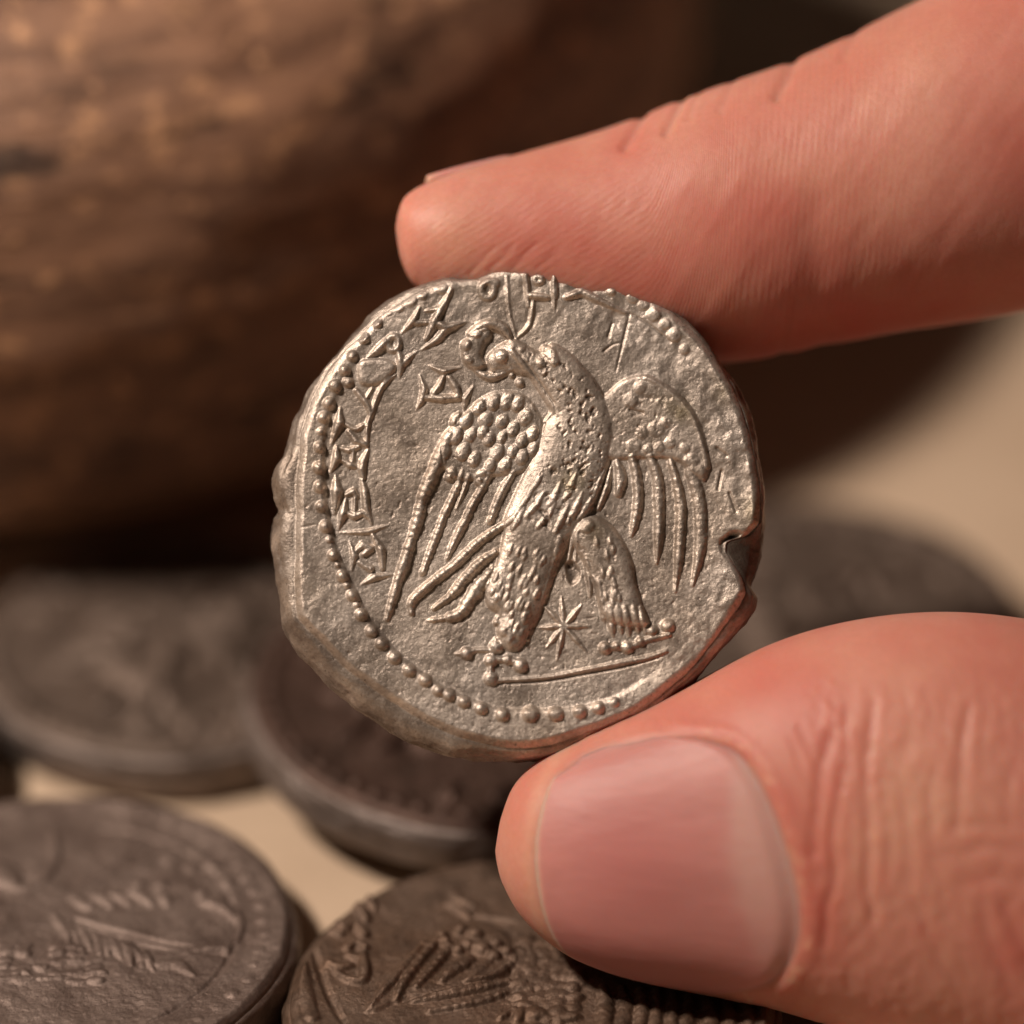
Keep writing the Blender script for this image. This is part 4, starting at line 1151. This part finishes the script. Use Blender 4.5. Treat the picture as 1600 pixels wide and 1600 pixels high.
    # ---- nails
    def nail(name, u_rows, phis, offset, thick, lun=None, edge=None, redf=None, label=None):
        """u_rows(v) -> (t0, t1) stations for every phi"""
        nu, nv = 70, len(phis)
        Tn = np.zeros((nu, nv)); Pn = np.zeros((nu, nv)); U = np.linspace(0, 1, nu)
        for b, p in enumerate(phis):
            t0, t1 = u_rows(b / (nv - 1))
            Tn[:, b] = t0 + (t1 - t0) * U; Pn[:, b] = p
        Q, x, y, s_, _ = section(Tn, Pn)
        du = np.gradient(Q, axis=0); dv = np.gradient(Q, axis=1)
        Nn = np.cross(du, dv); Nn /= np.linalg.norm(Nn, axis=-1)[..., None]
        if (Nn * (Q - section(Tn, Pn + math.pi)[0])).sum() < 0: Nn = -Nn
        VV = np.linspace(0, 1, nv)[None]; UU = U[:, None]
        eu = np.minimum(UU, 1 - UU); ev = np.minimum(VV, 1 - VV)
        round_ = smooth(0, 0.03, UU) * smooth(0, 0.04, 1 - UU) * smooth(0, 0.05, ev)
        top = Q + Nn * (offset(UU, VV) * (0.4 + 0.6 * round_))[..., None]
        bot = Q + Nn * (offset(UU, VV) - thick)[..., None]
        G = np.stack([top, bot])
        idx = np.arange(2 * nu * nv).reshape(2, nu, nv)
        A = idx[0]; Bm = idx[1]
        quad = lambda a, b, c, d: np.stack([a, b, c, d], -1).reshape(-1, 4)
        Fq = [quad(A[:-1, :-1], A[1:, :-1], A[1:, 1:], A[:-1, 1:]), quad(Bm[:-1, :-1], Bm[:-1, 1:], Bm[1:, 1:], Bm[1:, :-1]),
              quad(A[:-1, 0], Bm[:-1, 0], Bm[1:, 0], A[1:, 0]), quad(A[:-1, -1], A[1:, -1], Bm[1:, -1], Bm[:-1, -1]),
              quad(A[0, :-1], A[0, 1:], Bm[0, 1:], Bm[0, :-1]), quad(A[-1, :-1], Bm[-1, :-1], Bm[-1, 1:], A[-1, 1:])]
        m = new_mesh(name, G.reshape(-1, 3), np.vstack(Fq))
        L = lun(x, y) if lun else np.zeros_like(x); E = edge(x, y, UU + VV * 0, VV + UU * 0) if edge else np.zeros_like(x)
        Rr = redf(x, y) if redf else np.zeros_like(x)
        add_attr(m, 'lunula', np.r_[L.ravel(), L.ravel()]); add_attr(m, 'edge', np.r_[E.ravel(), E.ravel()]); add_attr(m, 'red', np.r_[Rr.ravel(), Rr.ravel()])
        bm = bmesh.new(); bm.from_mesh(m); bmesh.ops.recalc_face_normals(bm, faces=bm.faces); bm.to_mesh(m); bm.free()
        o = link(name, m, M_NAIL, hand)
        if label: o['label'] = label
        return o

    # thumb nail: walk each phi row along the thumb and keep the stretch inside the outline
    tt = np.linspace(28, n - 1.02, 1400)
    phis = np.radians(np.linspace(3.5, 152, 80))
    rows = []
    good = []
    for p in phis:
        _, x, y, _, _ = section(tt, np.full_like(tt, p))
        ins = poly_sdf(x, y, NAIL_POLY) < 0
        if ins.any():
            k = np.where(ins)[0]; rows.append((tt[k[-1]], tt[k[0]])); good.append(p)
    rows = np.array(rows); good = np.array(good)
    sel = (rows[:, 0] - rows[:, 1]) > 1.2
    rows = rows[sel]; good = good[sel]
    nvv = len(good)
    fr = lambda v: rows[min(int(round(v * (nvv - 1))), nvv - 1)]
    lunx = lambda x, y: np.interp(y, [1130, 1200, 1300, 1400, 1480, 1530], [1150, 1138, 1136, 1150, 1178, 1215])
    rx = lambda y: np.interp(y, [1150, 1190, 1250, 1330, 1400, 1455, 1500], [1165, 1186, 1207, 1226, 1243, 1246, 1238])
    nail('thumbnail', fr, good, lambda u, v: (0.008 - 0.034 * smooth(0.10, 0.0, v) - 0.034 * smooth(0.90, 1.0, v) - 0.034 * smooth(0.90, 1.0, u) + 0.004 * np.sin(v * 23 + u * 2) * 0.3), 0.03,
         lun=lambda x, y: 0.75 * smooth(-22, 14, x - lunx(x, y) + 8 * fbm(x, y, 40, 8)) * smooth(1130, 1180, y) * (1 - 0.55 * smooth(1330, 1500, y)),
         edge=lambda x, y, u, v: 0.55 * smooth(0.045, 0.0, u),
         redf=lambda x, y: 0.5 * np.exp(-(((x - 980) / 130) ** 2 + ((y - 1330) / 120) ** 2)) + 0.35 * smooth(1330, 1530, y))
    # index nail on the upper back side, seen edge on
    t_a = 3.45; t_b = 6.0
    nail('fingernail', lambda v: (t_a - 0.15 * math.sin(math.pi * v), t_b - 0.5 * abs(2 * v - 1)), np.radians(np.linspace(8, -100, 40)), lambda u, v: 0.012 + 0.028 * (1 - u) + 0 * v, 0.04,
         edge=lambda x, y, u, v: 0.5 * smooth(0.25, 0.0, u))


build_hand()
